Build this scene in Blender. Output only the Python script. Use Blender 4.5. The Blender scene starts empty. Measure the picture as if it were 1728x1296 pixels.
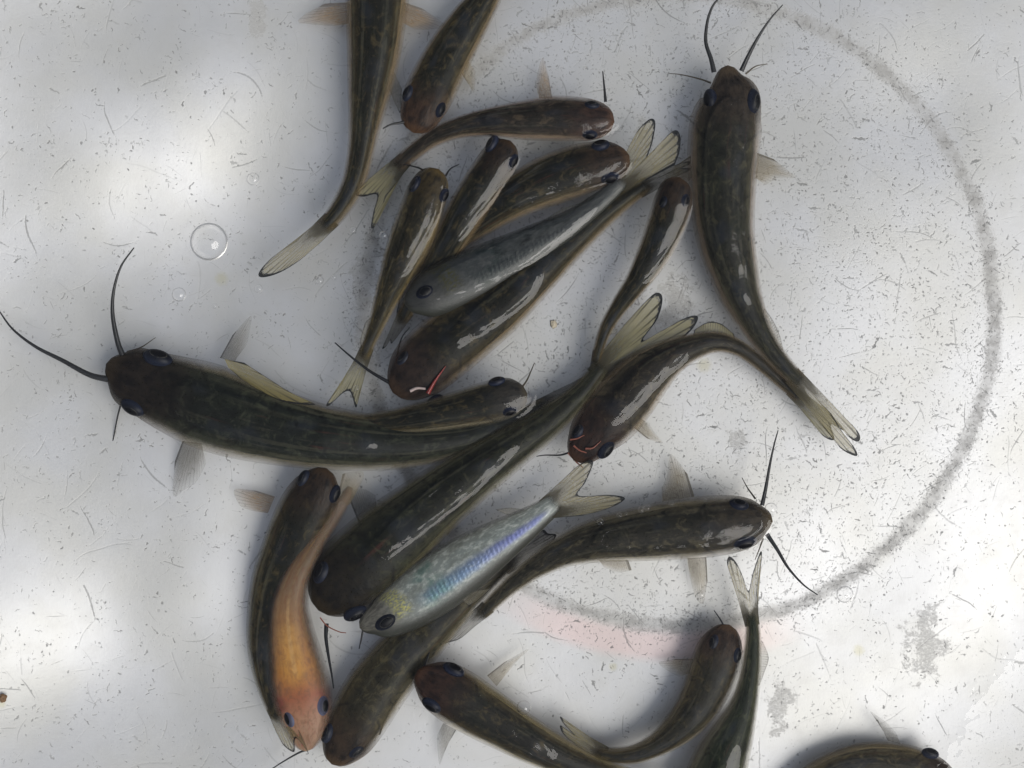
import bpy, math, random
import numpy as np
from mathutils import Vector, noise as mnoise

random.seed(7)
R = math.radians
SC = bpy.context.scene
COL = SC.collection

# ------------------------------------------------------------------ camera, light, exposure
S = 0.00015                 # metres per unit of the survey grid (0.15 mm)
DIST = 0.5 / S              # camera height in the same units
CX, CY = 864.0, 648.0
cam_d = bpy.data.cameras.new('camera')
cam_d.sensor_width = 36.0
cam_d.lens = 36.0 * 0.5 / (1728 * S)
cam_d.clip_start = 0.01
cam_d.clip_end = 100.0
cam = bpy.data.objects.new('camera', cam_d)
cam.location = (0, 0, 0.5)
COL.objects.link(cam)
SC.camera = cam

SUN_EL, SUN_AZ = R(56), R(124)      # azimuth clockwise from +Y
world = bpy.data.worlds.new('World')
SC.world = world
world.use_nodes = True
wt = world.node_tree
wt.nodes.clear()
sky = wt.nodes.new('ShaderNodeTexSky')
sky.sky_type = 'NISHITA'
sky.sun_disc = False
sky.sun_elevation = SUN_EL
sky.sun_rotation = SUN_AZ
sky.air_density = 1.0
sky.dust_density = 0.8
sky.ozone_density = 1.0
bg = wt.nodes.new('ShaderNodeBackground')
bg.inputs['Strength'].default_value = 0.10
wo = wt.nodes.new('ShaderNodeOutputWorld')
hsv = wt.nodes.new('ShaderNodeHueSaturation')      # overcast: a paler sky
hsv.inputs['Saturation'].default_value = 0.45
wt.links.new(sky.outputs[0], hsv.inputs['Color'])
wt.links.new(hsv.outputs[0], bg.inputs['Color'])
wt.links.new(bg.outputs[0], wo.inputs['Surface'])

sun_d = bpy.data.lights.new('sun', 'SUN')
sun_d.energy = 1.5
sun_d.angle = R(36)
sun_d.color = (1.0, 0.97, 0.93)
sun = bpy.data.objects.new('sun', sun_d)
sd = Vector((math.sin(SUN_AZ) * math.cos(SUN_EL), math.cos(SUN_AZ) * math.cos(SUN_EL), math.sin(SUN_EL)))
sun.rotation_euler = sd.to_track_quat('Z', 'Y').to_euler()
COL.objects.link(sun)

SC.view_settings.view_transform = 'Standard'
SC.view_settings.look = 'None'
SC.view_settings.exposure = 0.58
SC.view_settings.gamma = 1.0
SC.view_settings.use_curve_mapping = False
SC.render.engine = 'CYCLES'
cy = SC.cycles
cy.use_denoising = True
try:
    cy.denoiser = 'OPENIMAGEDENOISE'
except Exception:
    pass
cy.use_adaptive_sampling = True
cy.adaptive_threshold = 0.02
cy.max_bounces = 10
cy.transparent_max_bounces = 24
cy.glossy_bounces = 4
cy.sample_clamp_indirect = 4.0
cy.blur_glossy = 0.5

WATER = 114.0               # water level above the basin floor, survey units


def P(px, py, z):
    k = (DIST - z) / DIST
    return ((px - CX) * S * k, (CY - py) * S * k, z * S)


# ------------------------------------------------------------------ shader helper
class NT:
    def __init__(self, name):
        self.m = bpy.data.materials.new(name)
        self.m.use_nodes = True
        self.t = self.m.node_tree
        self.t.nodes.clear()

    def put(self, sock, v):
        if isinstance(v, bpy.types.NodeSocket):
            self.t.links.new(v, sock)
        elif v is not None:
            if isinstance(v, tuple) and len(v) == 3 and sock.type == 'RGBA':
                v = (*v, 1)
            sock.default_value = v

    def n(self, kind, props=None, **ins):
        nd = self.t.nodes.new('ShaderNode' + kind)
        for k, v in (props or {}).items():
            setattr(nd, k, v)
        for k, v in ins.items():
            key = k.replace('_', ' ')
            self.put(nd.inputs[int(k[1:])] if k[0] == 'i' and k[1:].isdigit() else nd.inputs[key], v)
        return nd

    def math(self, op, a, b=None, c=None, clamp=False):
        nd = self.n('Math', {'operation': op, 'use_clamp': clamp})
        for i, v in enumerate((a, b, c)):
            if v is not None:
                self.put(nd.inputs[i], v)
        return nd.outputs[0]

    def vmath(self, op, a, b=None, scale=None):
        nd = self.n('VectorMath', {'operation': op})
        self.put(nd.inputs[0], a)
        if b is not None:
            self.put(nd.inputs[1], b)
        if scale is not None:
            self.put(nd.inputs['Scale'], scale)
        return nd.outputs['Value'] if op in ('LENGTH', 'DISTANCE', 'DOT_PRODUCT') else nd.outputs[0]

    def step(self, x, lo, hi, a=0.0, b=1.0):
        nd = self.n('MapRange', {'interpolation_type': 'SMOOTHSTEP'})
        for i, v in enumerate((x, lo, hi, a, b)):
            self.put(nd.inputs[i], v)
        return nd.outputs[0]

    def mix(self, f, a, b, mode='MIX'):
        nd = self.n('MixRGB', {'blend_type': mode})
        self.put(nd.inputs[0], f)
        self.put(nd.inputs[1], a)
        self.put(nd.inputs[2], b)
        return nd.outputs[0]

    def noise(self, vec, scale, detail=2.0, rough=0.5, dist=0.0, out=0):
        nd = self.n('TexNoise', None, Vector=vec, Scale=scale, Detail=detail, Roughness=rough, Distortion=dist)
        return nd.outputs[out]

    def attr(self, name):
        nd = self.n('Attribute', {'attribute_name': name})
        return nd.outputs['Fac']

    def xyz(self, x, y, z):
        nd = self.n('CombineXYZ')
        for i, v in enumerate((x, y, z)):
            self.put(nd.inputs[i], v)
        return nd.outputs[0]

    def ramp(self, f, stops):
        nd = self.n('ValToRGB', None, Fac=f)
        el = nd.color_ramp.elements
        while len(el) < len(stops):
            el.new(0.5)
        for e, (p, c) in zip(el, stops):
            e.position = p
            e.color = (*c, 1)
        return nd.outputs[0]

    def bump(self, h, strength, dist):
        return self.n('Bump', None, Height=h, Strength=strength, Distance=dist).outputs[0]

    def out(self, sh):
        o = self.n('OutputMaterial')
        self.t.links.new(sh, o.inputs['Surface'])
        return self.m

    def see(self, alpha, shader, tint=(1, 1, 1)):
        tr = self.n('BsdfTransparent', None, Color=tint)
        mx = self.n('MixShader')
        self.put(mx.inputs[0], alpha)
        self.t.links.new(tr.outputs[0], mx.inputs[1])
        self.t.links.new(shader, mx.inputs[2])
        return mx.outputs[0]


def tag(o, label=None, cat=None, group=None, kind=None):
    for k, v in (('label', label), ('category', cat), ('group', group), ('kind', kind)):
        if v:
            o[k] = v
    return o


def mesh_obj(name, verts, faces, mat, parent=None, attrs=None, origin=(0, 0, 0), smooth=True):
    verts = np.asarray(verts, dtype=np.float32) - np.asarray(origin, dtype=np.float32)
    faces = np.asarray(faces, dtype=np.int32)
    me = bpy.data.meshes.new(name)
    nf, k = faces.shape
    me.vertices.add(len(verts))
    me.vertices.foreach_set('co', verts.ravel())
    me.loops.add(nf * k)
    me.loops.foreach_set('vertex_index', faces.ravel())
    me.polygons.add(nf)
    me.polygons.foreach_set('loop_start', np.arange(0, nf * k, k, dtype=np.int32))
    me.polygons.foreach_set('loop_total', np.full(nf, k, dtype=np.int32))
    if smooth:
        me.polygons.foreach_set('use_smooth', np.ones(nf, dtype=bool))
    for an, av in (attrs or {}).items():
        a = me.attributes.new(an, 'FLOAT', 'POINT')
        a.data.foreach_set('value', np.asarray(av, dtype=np.float32).ravel())
    me.materials.append(mat)
    me.update(calc_edges=True)
    me.validate()
    o = bpy.data.objects.new(name, me)
    COL.objects.link(o)
    if parent is not None:
        o.parent = parent
    else:
        o.location = origin
    return o


def grid_faces(nu, nv, flip=False):
    i = np.arange(nu - 1)[:, None] * nv + np.arange(nv - 1)[None, :]
    q = np.stack([i, i + 1, i + nv + 1, i + nv], -1).reshape(-1, 4)
    return q[:, ::-1] if flip else q


def catmull(pts, n):
    """n samples, even in arc length, through rows of pts (any columns; the first two are the plane)."""
    p = np.asarray(pts, dtype=float)
    p = np.vstack([2 * p[0] - p[1], p, 2 * p[-1] - p[-2]])
    out = []
    for i in range(1, len(p) - 2):
        t = np.linspace(0, 1, 24, endpoint=False)[:, None]
        a, b, c, d = p[i - 1], p[i], p[i + 1], p[i + 2]
        out.append(0.5 * ((2 * b) + (-a + c) * t + (2 * a - 5 * b + 4 * c - d) * t ** 2 + (-a + 3 * b - 3 * c + d) * t ** 3))
    out.append(p[-2][None])
    q = np.vstack(out)
    s = np.concatenate([[0], np.cumsum(np.hypot(*np.diff(q[:, :2], axis=0).T))])
    u = np.linspace(0, s[-1], n)
    return np.stack([np.interp(u, s, q[:, k]) for k in range(q.shape[1])], 1), u


# ------------------------------------------------------------------ the basin
RCX, RCY = 1145.0, 525.0          # centre of the basin floor
BO = ((RCX - CX) * S, (CY - RCY) * S, 0.0)


def basin_material():
    n = NT('scratched_aluminium')
    co = n.n('TexCoord').outputs['Object']
    v = n.vmath('SCALE', co, scale=1 / (S * 100))           # one unit = 100 survey units
    sep = n.n('SeparateXYZ', None, Vector=v)
    x, y = sep.outputs[0], sep.outputs[1]
    v2 = n.xyz(x, y, 0.0)
    r = n.vmath('LENGTH', v2)
    big = n.noise(v2, 0.55, 3, 0.5)
    mid = n.noise(v2, 2.6, 3, 0.6)
    fine = n.noise(v2, 22, 3, 0.65)
    grit = n.noise(v2, 60, 2, 0.6)
    wcol = n.noise(v2, 14, 2, 0.5, out=1)
    warp = n.vmath('SCALE', n.vmath('SUBTRACT', wcol, (0.5, 0.5, 0.5)), scale=0.10)
    vw = n.vmath('ADD', v2, warp)

    def dashes(scale, ln, wd, dens, off, jag=0.5, w=vw):
        p = n.vmath('ADD', n.vmath('SCALE', w, scale=scale), off)
        vo = n.n('TexVoronoi', {'voronoi_dimensions': '2D', 'feature': 'F1'}, Vector=p, Scale=1.0, Randomness=1.0)
        d = n.vmath('SUBTRACT', p, vo.outputs['Position'])
        ds = n.n('SeparateXYZ', None, Vector=d)
        cs = n.n('SeparateColor', None, Color=vo.outputs['Color'])
        ang = n.math('MULTIPLY', n.math('ADD', cs.outputs[0], n.math('MULTIPLY', big, 0.3)), 6.2832)
        c, s = n.math('COSINE', ang), n.math('SINE', ang)
        dx, dy = ds.outputs[0], ds.outputs[1]
        a = n.math('ADD', n.math('MULTIPLY', dx, c), n.math('MULTIPLY', dy, s))
        b = n.math('SUBTRACT', n.math('MULTIPLY', dy, c), n.math('MULTIPLY', dx, s))
        b = n.math('ADD', b, n.math('MULTIPLY', n.math('MULTIPLY', a, a), 0.25))
        sz = n.math('ADD', n.math('MULTIPLY', n.math('POWER', cs.outputs[1], 2.0), 1.05), 0.28)
        a = n.math('DIVIDE', a, n.math('MULTIPLY', sz, ln))
        b = n.math('DIVIDE', b, n.math('MULTIPLY', sz, wd))
        q = n.math('SQRT', n.math('ADD', n.math('MULTIPLY', a, a), n.math('MULTIPLY', b, b)))
        q = n.math('ADD', q, n.math('MULTIPLY', n.math('SUBTRACT', fine, 0.5), jag * 2))
        m = n.step(q, 0.75, 1.05, 1.0, 0.0)
        op = n.math('ADD', 0.36, n.math('MULTIPLY', n.math('FRACT', n.math('MULTIPLY', cs.outputs[2], 37.0)), 0.70))
        return n.math('MULTIPLY', n.math('MULTIPLY', m, op), n.math('LESS_THAN', cs.outputs[2], dens))

    inside = n.step(r, 5.0, 6.4, 1.0, 0.0)
    clus = n.step(n.noise(v2, 1.7, 4, 0.7), 0.46, 0.68)
    dens1 = n.math('ADD', n.math('MULTIPLY', clus, 0.40), n.math('ADD', n.math('MULTIPLY', inside, 0.40), 0.08))
    dens2 = n.math('ADD', n.math('MULTIPLY', clus, 0.38), n.math('ADD', n.math('MULTIPLY', inside, 0.46), 0.12))
    near = n.step(n.math('ABSOLUTE', n.math('SUBTRACT', r, 5.25)), 0.12, 0.36, 1.0, 0.0)
    dens1 = n.math('ADD', dens1, n.math('MULTIPLY', near, 0.3))
    dens2 = n.math('ADD', dens2, n.math('MULTIPLY', near, 0.25))
    layers = [dashes(9.0, 0.42, 0.085, dens1, (3.1, 7.7, 0), 0.8),
              dashes(5.0, 0.38, 0.05, dens2, (13.3, 2.7, 0), 0.6),
              dashes(2.6, 0.26, 0.040, dens2, (1.9, 21.4, 0), 0.9),
              dashes(17.0, 0.34, 0.22, dens1, (31.9, 11.4, 0), 0.7)]
    m = layers[0]
    for l in layers[1:]:
        m = n.math('MAXIMUM', m, l)
    lw = n.vmath('ADD', v2, n.vmath('SCALE', n.vmath('SUBTRACT', n.noise(v2, 1.2, 2, 0.5, out=1), (0.5, 0.5, 0.5)), scale=0.12))
    long2 = n.math('MULTIPLY', dashes(1.5, 0.48, 0.020, 0.65, (15.5, 3.1, 0), 0.8, lw), 0.7)
    inl = n.math('ADD', 0.35, n.math('MULTIPLY', inside, 0.65))
    long4 = n.math('MULTIPLY', dashes(1.1, 0.49, 0.013, 0.85, (75.5, 3.3, 0), 0.5, v2), n.math('MULTIPLY', inl, 0.8))
    long5 = n.math('MULTIPLY', dashes(1.9, 0.49, 0.018, 0.80, (5.9, 63.1, 0), 0.7, lw), n.math('MULTIPLY', inl, 0.8))
    for l in (long2, long4, long5):
        m = n.math('MAXIMUM', m, l)
    m = n.math('MULTIPLY', m, n.math('ADD', 0.40, n.math('MULTIPLY', mid, 0.8)), clamp=True)

    # worn grey foot ring
    rr = n.math('ABSOLUTE', n.math('SUBTRACT', r, n.math('ADD', 5.25, n.math('MULTIPLY', big, 0.14))))
    edge = n.math('ADD', n.math('MULTIPLY', n.math('SUBTRACT', fine, 0.5), 0.30), n.math('MULTIPLY', n.math('SUBTRACT', grit, 0.5), 0.18))
    rr = n.math('ADD', rr, edge)
    wear = n.math('ADD', 0.03, n.math('MULTIPLY', n.noise(v2, 1.6, 3, 0.6), 0.15))
    ring = n.step(rr, n.math('SUBTRACT', wear, 0.05), n.math('ADD', wear, 0.07), 1.0, 0.0)
    ring = n.math('MULTIPLY', ring, n.math('ADD', 0.30, n.math('MULTIPLY', n.step(n.noise(v2, 3.4, 4, 0.75), 0.38, 0.62), 0.42)))

    # worn blotches with shapes of their own
    blot = None
    for (bx, by, br) in ((1560, 1085, 44), (1316, 1190, 32), (1140, 520, 40), (1080, 215, 14), (435, 38, 22), (1245, 750, 20),
                          (620, 470, 40), (628, 560, 34)):
        d = n.vmath('LENGTH', n.vmath('MULTIPLY', n.vmath('SUBTRACT', vw, ((bx - RCX) / 100, (RCY - by) / 100, 0.0)), (1.35, 0.72, 1.0)))
        q = n.math('DIVIDE', d, br / 100)
        q = n.math('ADD', q, n.math('ADD', n.math('MULTIPLY', n.math('SUBTRACT', fine, 0.5), 1.9), n.math('MULTIPLY', n.math('SUBTRACT', n.noise(v2, 3.6, 3, 0.6), 0.5), 3.4)))
        q = n.step(q, 0.75, 0.95, 1.0, 0.0)
        blot = q if blot is None else n.math('MAXIMUM', blot, q)
    scr = n.noise(n.vmath('MULTIPLY', vw, (9.0, 22.0, 1.0)), 2.0, 4, 0.7)
    blot = n.math('MULTIPLY', blot, n.step(scr, 0.36, 0.56, 0.10, 0.50))

    base = n.mix(n.step(big, 0.35, 0.65), (0.52, 0.512, 0.492), (0.555, 0.552, 0.555))
    base = n.mix(n.math('MULTIPLY', n.step(mid, 0.5, 0.75), 0.2), base, (0.43, 0.42, 0.405))
    # faint pink reflection outside the ring, painted into the metal colour
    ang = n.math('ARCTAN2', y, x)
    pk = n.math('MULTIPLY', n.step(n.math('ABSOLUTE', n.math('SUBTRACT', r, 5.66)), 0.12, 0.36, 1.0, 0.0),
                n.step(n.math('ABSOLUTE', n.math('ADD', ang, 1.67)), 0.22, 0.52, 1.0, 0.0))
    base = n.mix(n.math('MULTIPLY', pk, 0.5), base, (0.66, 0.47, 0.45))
    yel = None
    for (bx, by, br) in ((372, 470, 13), (1450, 1098, 11), (1035, 1126, 8), (1188, 616, 14), (20, 1175, 9)):
        d = n.vmath('DISTANCE', v2, ((bx - RCX) / 100, (RCY - by) / 100, 0.0))
        q = n.step(n.math('ADD', n.math('DIVIDE', d, br / 100), n.math('SUBTRACT', fine, 0.5)), 0.3, 1.2, 1.0, 0.0)
        yel = q if yel is None else n.math('MAXIMUM', yel, q)
    base = n.mix(n.math('MULTIPLY', yel, 0.35), base, (0.42, 0.38, 0.17))
    base = n.mix(n.math('MULTIPLY', n.step(grit, 0.35, 0.75), 0.06), base, (0.45, 0.45, 0.45))
    grey = n.math('MAXIMUM', ring, blot)
    base = n.mix(n.math('MULTIPLY', grey, n.math('ADD', 0.65, n.math('MULTIPLY', fine, 0.5))), base, (0.27, 0.257, 0.240))
    base = n.mix(n.math('MULTIPLY', m, 0.85), base, (0.12, 0.12, 0.115))
    met = n.math('MULTIPLY', n.math('SUBTRACT', 1.0, n.math('MAXIMUM', grey, m)), 0.66)
    rough = n.math('ADD', 0.34, n.math('ADD', n.math('MULTIPLY', mid, 0.10), n.math('MULTIPLY', grey, 0.2)))
    h = n.math('ADD', n.math('MULTIPLY', m, -1.0), n.math('ADD', n.math('MULTIPLY', fine, 0.3), n.math('MULTIPLY', mid, 0.4)))
    bs = n.n('BsdfPrincipled', None, Base_Color=base, Metallic=met, Roughness=rough, Normal=n.bump(h, 0.12, 0.0004))
    return n.out(bs.outputs[0])


DENTS = [(430, 360, 140, -10), (150, 230, 130, 8), (330, 90, 110, 7), (560, 480, 110, -6), (60, 420, 120, -5),
         (150, 900, 170, 9), (250, 1120, 120, -9), (60, 1190, 130, -6), (330, 1010, 90, 6), (1620, 60, 160, 2),
         (1560, 170, 80, -3), (1440, 1000, 110, -4), (1650, 1200, 150, -3), (950, 1120, 120, -3), (1450, 420, 160, 3)]


def floor_z(px, py):
    r = np.hypot(px - RCX, py - RCY)
    u = np.clip((r - 700) / 800, 0, None)
    z = 150 * u ** 2.2
    for (a, b, s, h) in DENTS:
        z = z + 1.45 * h * np.exp(-((px - a) ** 2 + (py - b) ** 2) / (2 * s * s))
    return z


def build_basin():
    nr, na = 230, 420
    rs = np.concatenate([np.linspace(0.01, 1500, 200), np.linspace(1508, 1900, nr - 200)])
    an = np.linspace(0, 2 * np.pi, na)
    rg, ag = np.meshgrid(rs, an, indexing='ij')
    px, py = RCX + rg * np.cos(ag), RCY - rg * np.sin(ag)
    z = np.zeros_like(px)
    fade = np.clip((1500 - rg) / 250, 0, 1)
    for i in range(nr):
        for j in range(na):
            if rs[i] < 1500:
                a = mnoise.noise(Vector((px[i, j] / 260, py[i, j] / 260, 3.3)))
                b = mnoise.noise(Vector((px[i, j] / 90, py[i, j] / 90, 8.1)))
                k = 0.35 + 1.5 * max(0.0, min(1.0, (640 - px[i, j]) / 300))
                z[i, j] = (a * 3.6 + b * 0.15) * k
    z = z * fade + floor_z(px, py)
    # upper wall and rolled rim
    k = np.clip(rg - 1500, 0, None)
    z = z + k * 1.35
    z[-6:] = z[-6:] - np.linspace(0, 1, 6)[:, None] ** 2 * 90
    v = np.stack([(px - CX) * S, (CY - py) * S, z * S], -1).reshape(-1, 3)
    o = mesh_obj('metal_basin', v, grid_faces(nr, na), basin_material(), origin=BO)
    tag(o, 'scratched aluminium basin with a worn grey ring holding the fish', 'basin')
    return o


build_basin()

# ------------------------------------------------------------------ fish materials
BODY_SOFT = 0.85


def skin(name, seed, dark=(0.011, 0.011, 0.007), mid=(0.050, 0.038, 0.019), pale=(0.20, 0.145, 0.085),
         head=(0.030, 0.019, 0.012), line=(0.088, 0.083, 0.056), line_w=0.55, edge=(0.72, 0.95), soft=BODY_SOFT, green=0.3):
    n = NT(name)
    al, ar, sp = n.attr('along'), n.attr('around'), n.attr('spos')
    a = n.math('ABSOLUTE', ar)
    v = n.xyz(n.math('MULTIPLY', sp, 0.01), n.math('MULTIPLY', ar, 2.2), seed * 3.7)
    vs = n.xyz(n.math('MULTIPLY', sp, 0.0035), n.math('MULTIPLY', ar, 11.0), seed * 5.1)
    blot = n.noise(v, 2.2, 4, 0.6)
    fine = n.noise(v, 14, 3, 0.65)
    streak = n.noise(vs, 1.6, 4, 0.6, 0.3)
    e = n.math('ABSOLUTE', n.math('SINE', n.math('MULTIPLY', ar, math.pi)))
    aw = n.math('ADD', e, n.math('MULTIPLY', n.math('SUBTRACT', blot, 0.5), 0.22))
    tailw = n.step(al, 0.45, 1.0)
    lo = n.math('SUBTRACT', edge[0], n.math('MULTIPLY', tailw, 0.26))
    c = n.mix(n.step(aw, n.math('SUBTRACT', lo, 0.32), n.math('ADD', lo, 0.06)), dark, mid)
    c = n.mix(n.step(aw, lo, edge[1]), c, (min(0.6, 2.0 * pale[0]), min(0.6, 1.85 * pale[1]), 1.45 * pale[2]))
    c = n.mix(n.math('MULTIPLY', n.math('MULTIPLY', n.step(streak, 0.52, 0.76), n.step(n.noise(v, 3.4, 4, 0.65), 0.38, 0.62)), n.math('MULTIPLY', n.step(al, 0.14, 0.3), line_w)), c, line)
    # the paired pale body lines
    for (pos, wd, k) in ((0.115, 0.022, 0.5), (0.235, 0.03, 0.7)):
        d = n.math('ABSOLUTE', n.math('SUBTRACT', n.math('ADD', a, n.math('MULTIPLY', n.math('SUBTRACT', streak, 0.5), 0.07)), pos))
        f = n.math('MULTIPLY', n.step(d, wd * 0.3, wd, 1.0, 0.0), n.math('MULTIPLY', n.step(al, 0.22, 0.45), k * line_w))
        c = n.mix(f, c, line)
    c = n.mix(n.math('MULTIPLY', n.step(blot, 0.5, 0.75), green), c, (0.030, 0.034, 0.020))
    c = n.mix(n.math('MULTIPLY', n.step(fine, 0.52, 0.75), 0.5), c, n.mix(0.6, c, (0.004, 0.004, 0.003)))
    dk = n.noise(n.xyz(n.math('MULTIPLY', sp, 0.006), n.math('MULTIPLY', ar, 7.0), seed * 2.3), 2.4, 4, 0.65)
    c = n.mix(n.math('MULTIPLY', n.step(dk, 0.46, 0.66), 0.55), c, n.mix(0.75, c, (0.006, 0.006, 0.004)))
    rd = n.math('MULTIPLY', n.step(n.noise(vs, 2.6, 3, 0.6, 0.5), 0.60, 0.72), n.step(n.noise(v, 1.1, 2), 0.45, 0.62))
    c = n.mix(n.math('MULTIPLY', rd, 0.45), c, (0.09, 0.028, 0.020))
    mot = n.noise(n.xyz(n.math('MULTIPLY', sp, 0.016), n.math('MULTIPLY', ar, 3.2), seed * 1.9), 3.2, 5, 0.72, 0.6)
    c = n.mix(n.math('MULTIPLY', n.step(mot, 0.50, 0.68), 0.55), c, (mid[0] * 1.9, mid[1] * 1.9, mid[2] * 1.7))
    c = n.mix(n.math('MULTIPLY', n.step(mot, 0.34, 0.48, 1.0, 0.0), 0.7), c, (0.006, 0.006, 0.004))
    bl = n.math('MULTIPLY', n.step(n.noise(v, 1.4, 2, 0.5), 0.52, 0.68), n.step(e, 0.2, 0.6, 1.0, 0.0))
    c = n.mix(n.math('MULTIPLY', bl, 0.35), c, (0.030, 0.036, 0.050))
    # the lateral line, scattered dark spots
    ll = n.math('MULTIPLY', n.step(n.math('ABSOLUTE', n.math('SUBTRACT', n.math('ADD', e, n.math('MULTIPLY', n.math('SUBTRACT', streak, 0.5), 0.10)), 0.80)), 0.01, 0.04, 1.0, 0.0), n.step(al, 0.24, 0.36))
    c = n.mix(n.math('MULTIPLY', ll, 0.45), c, (pale[0] * 1.3, pale[1] * 1.3, pale[2] * 1.2))
    vo = n.n('TexVoronoi', {'voronoi_dimensions': '3D', 'feature': 'F1'}, Vector=n.xyz(n.math('MULTIPLY', sp, 0.05), n.math('MULTIPLY', ar, 8.0), seed), Scale=1.0)
    vc = n.n('SeparateColor', None, Color=vo.outputs['Color'])
    spot = n.math('MULTIPLY', n.step(n.math('ADD', vo.outputs['Distance'], n.math('MULTIPLY', n.math('SUBTRACT', fine, 0.5), 0.3)), 0.10, 0.22, 1.0, 0.0), n.math('LESS_THAN', vc.outputs[0], 0.22))
    c = n.mix(n.math('MULTIPLY', spot, 0.75), c, (0.006, 0.006, 0.005))
    hd = n.step(n.math('ADD', al, n.math('MULTIPLY', n.math('SUBTRACT', blot, 0.5), 0.10)), 0.09, 0.25, 1.0, 0.0)
    hc = n.mix(n.step(n.noise(v, 5, 3, 0.6), 0.35, 0.7), head, (head[0] * 0.35, head[1] * 0.38, head[2] * 0.45))
    hc = n.mix(n.step(aw, 0.82, 1.02), hc, (head[0] * 4.0, head[1] * 4.0, head[2] * 3.6))
    hc = n.mix(n.math('MULTIPLY', n.step(al, 0.0, 0.05, 1.0, 0.0), 0.6), hc, (head[0] * 2.6, head[1] * 2.4, head[2] * 1.9))
    # gill cover edge and nostrils
    ga = n.math('ADD', al, n.math('ADD', n.math('MULTIPLY', n.math('MULTIPLY', e, e), 0.07), n.math('MULTIPLY', n.math('SUBTRACT', fine, 0.5), 0.015)))
    gl = n.math('MULTIPLY', n.step(n.math('ABSOLUTE', n.math('SUBTRACT', ga, 0.245)), 0.002, 0.010, 1.0, 0.0), n.step(e, 0.35, 0.6))
    c = n.mix(hd, c, hc)
    c = n.mix(n.math('MULTIPLY', n.step(fine, 0.5, 0.72), n.math('MULTIPLY', hd, 0.6)), c, (0.008, 0.006, 0.005))
    c = n.mix(n.math('MULTIPLY', gl, 0.6), c, (0.007, 0.006, 0.005))
    nd = n.math('ADD', n.math('POWER', n.math('MULTIPLY', n.math('SUBTRACT', al, 0.045), 70.0), 2.0), n.math('POWER', n.math('MULTIPLY', n.math('SUBTRACT', e, 0.36), 6.5), 2.0))
    c = n.mix(n.math('MULTIPLY', n.step(nd, 0.3, 1.0, 1.0, 0.0), 0.5), c, (0.005, 0.004, 0.004))
    c = n.mix(n.math('MULTIPLY', n.step(aw, 0.25, 0.8, 1.0, 0.0), 0.15), c, (0.004, 0.004, 0.003))
    belly = n.step(a, 0.52, 0.62)
    c = n.mix(belly, c, (0.30, 0.265, 0.21))
    am = n.math('MULTIPLY', n.step(aw, n.math('SUBTRACT', lo, 0.06), 0.98), n.math('ADD', soft, n.math('MULTIPLY', tailw, 0.08)), clamp=True)
    am = n.math('MULTIPLY', am, n.step(al, 0.03, 0.2, 0.45, 1.0))
    alpha = n.math('SUBTRACT', 1.0, am)
    alpha = n.math('MULTIPLY', alpha, n.step(n.attr('rem'), 1.0, 22.0))
    bh = n.math('ADD', n.math('MULTIPLY', fine, 0.4), n.math('ADD', n.math('MULTIPLY', streak, 0.7), n.math('MULTIPLY', n.noise(v, 5, 3, 0.55), n.math('ADD', 1.0, n.math('MULTIPLY', hd, 4.0)))))
    bs = n.n('BsdfPrincipled', None, Base_Color=c, Roughness=0.38, Normal=n.bump(bh, 0.22, 0.0002))
    bs.inputs['Specular IOR Level'].default_value = 0.10
    return n.out(n.see(alpha, bs.outputs[0]))


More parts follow.
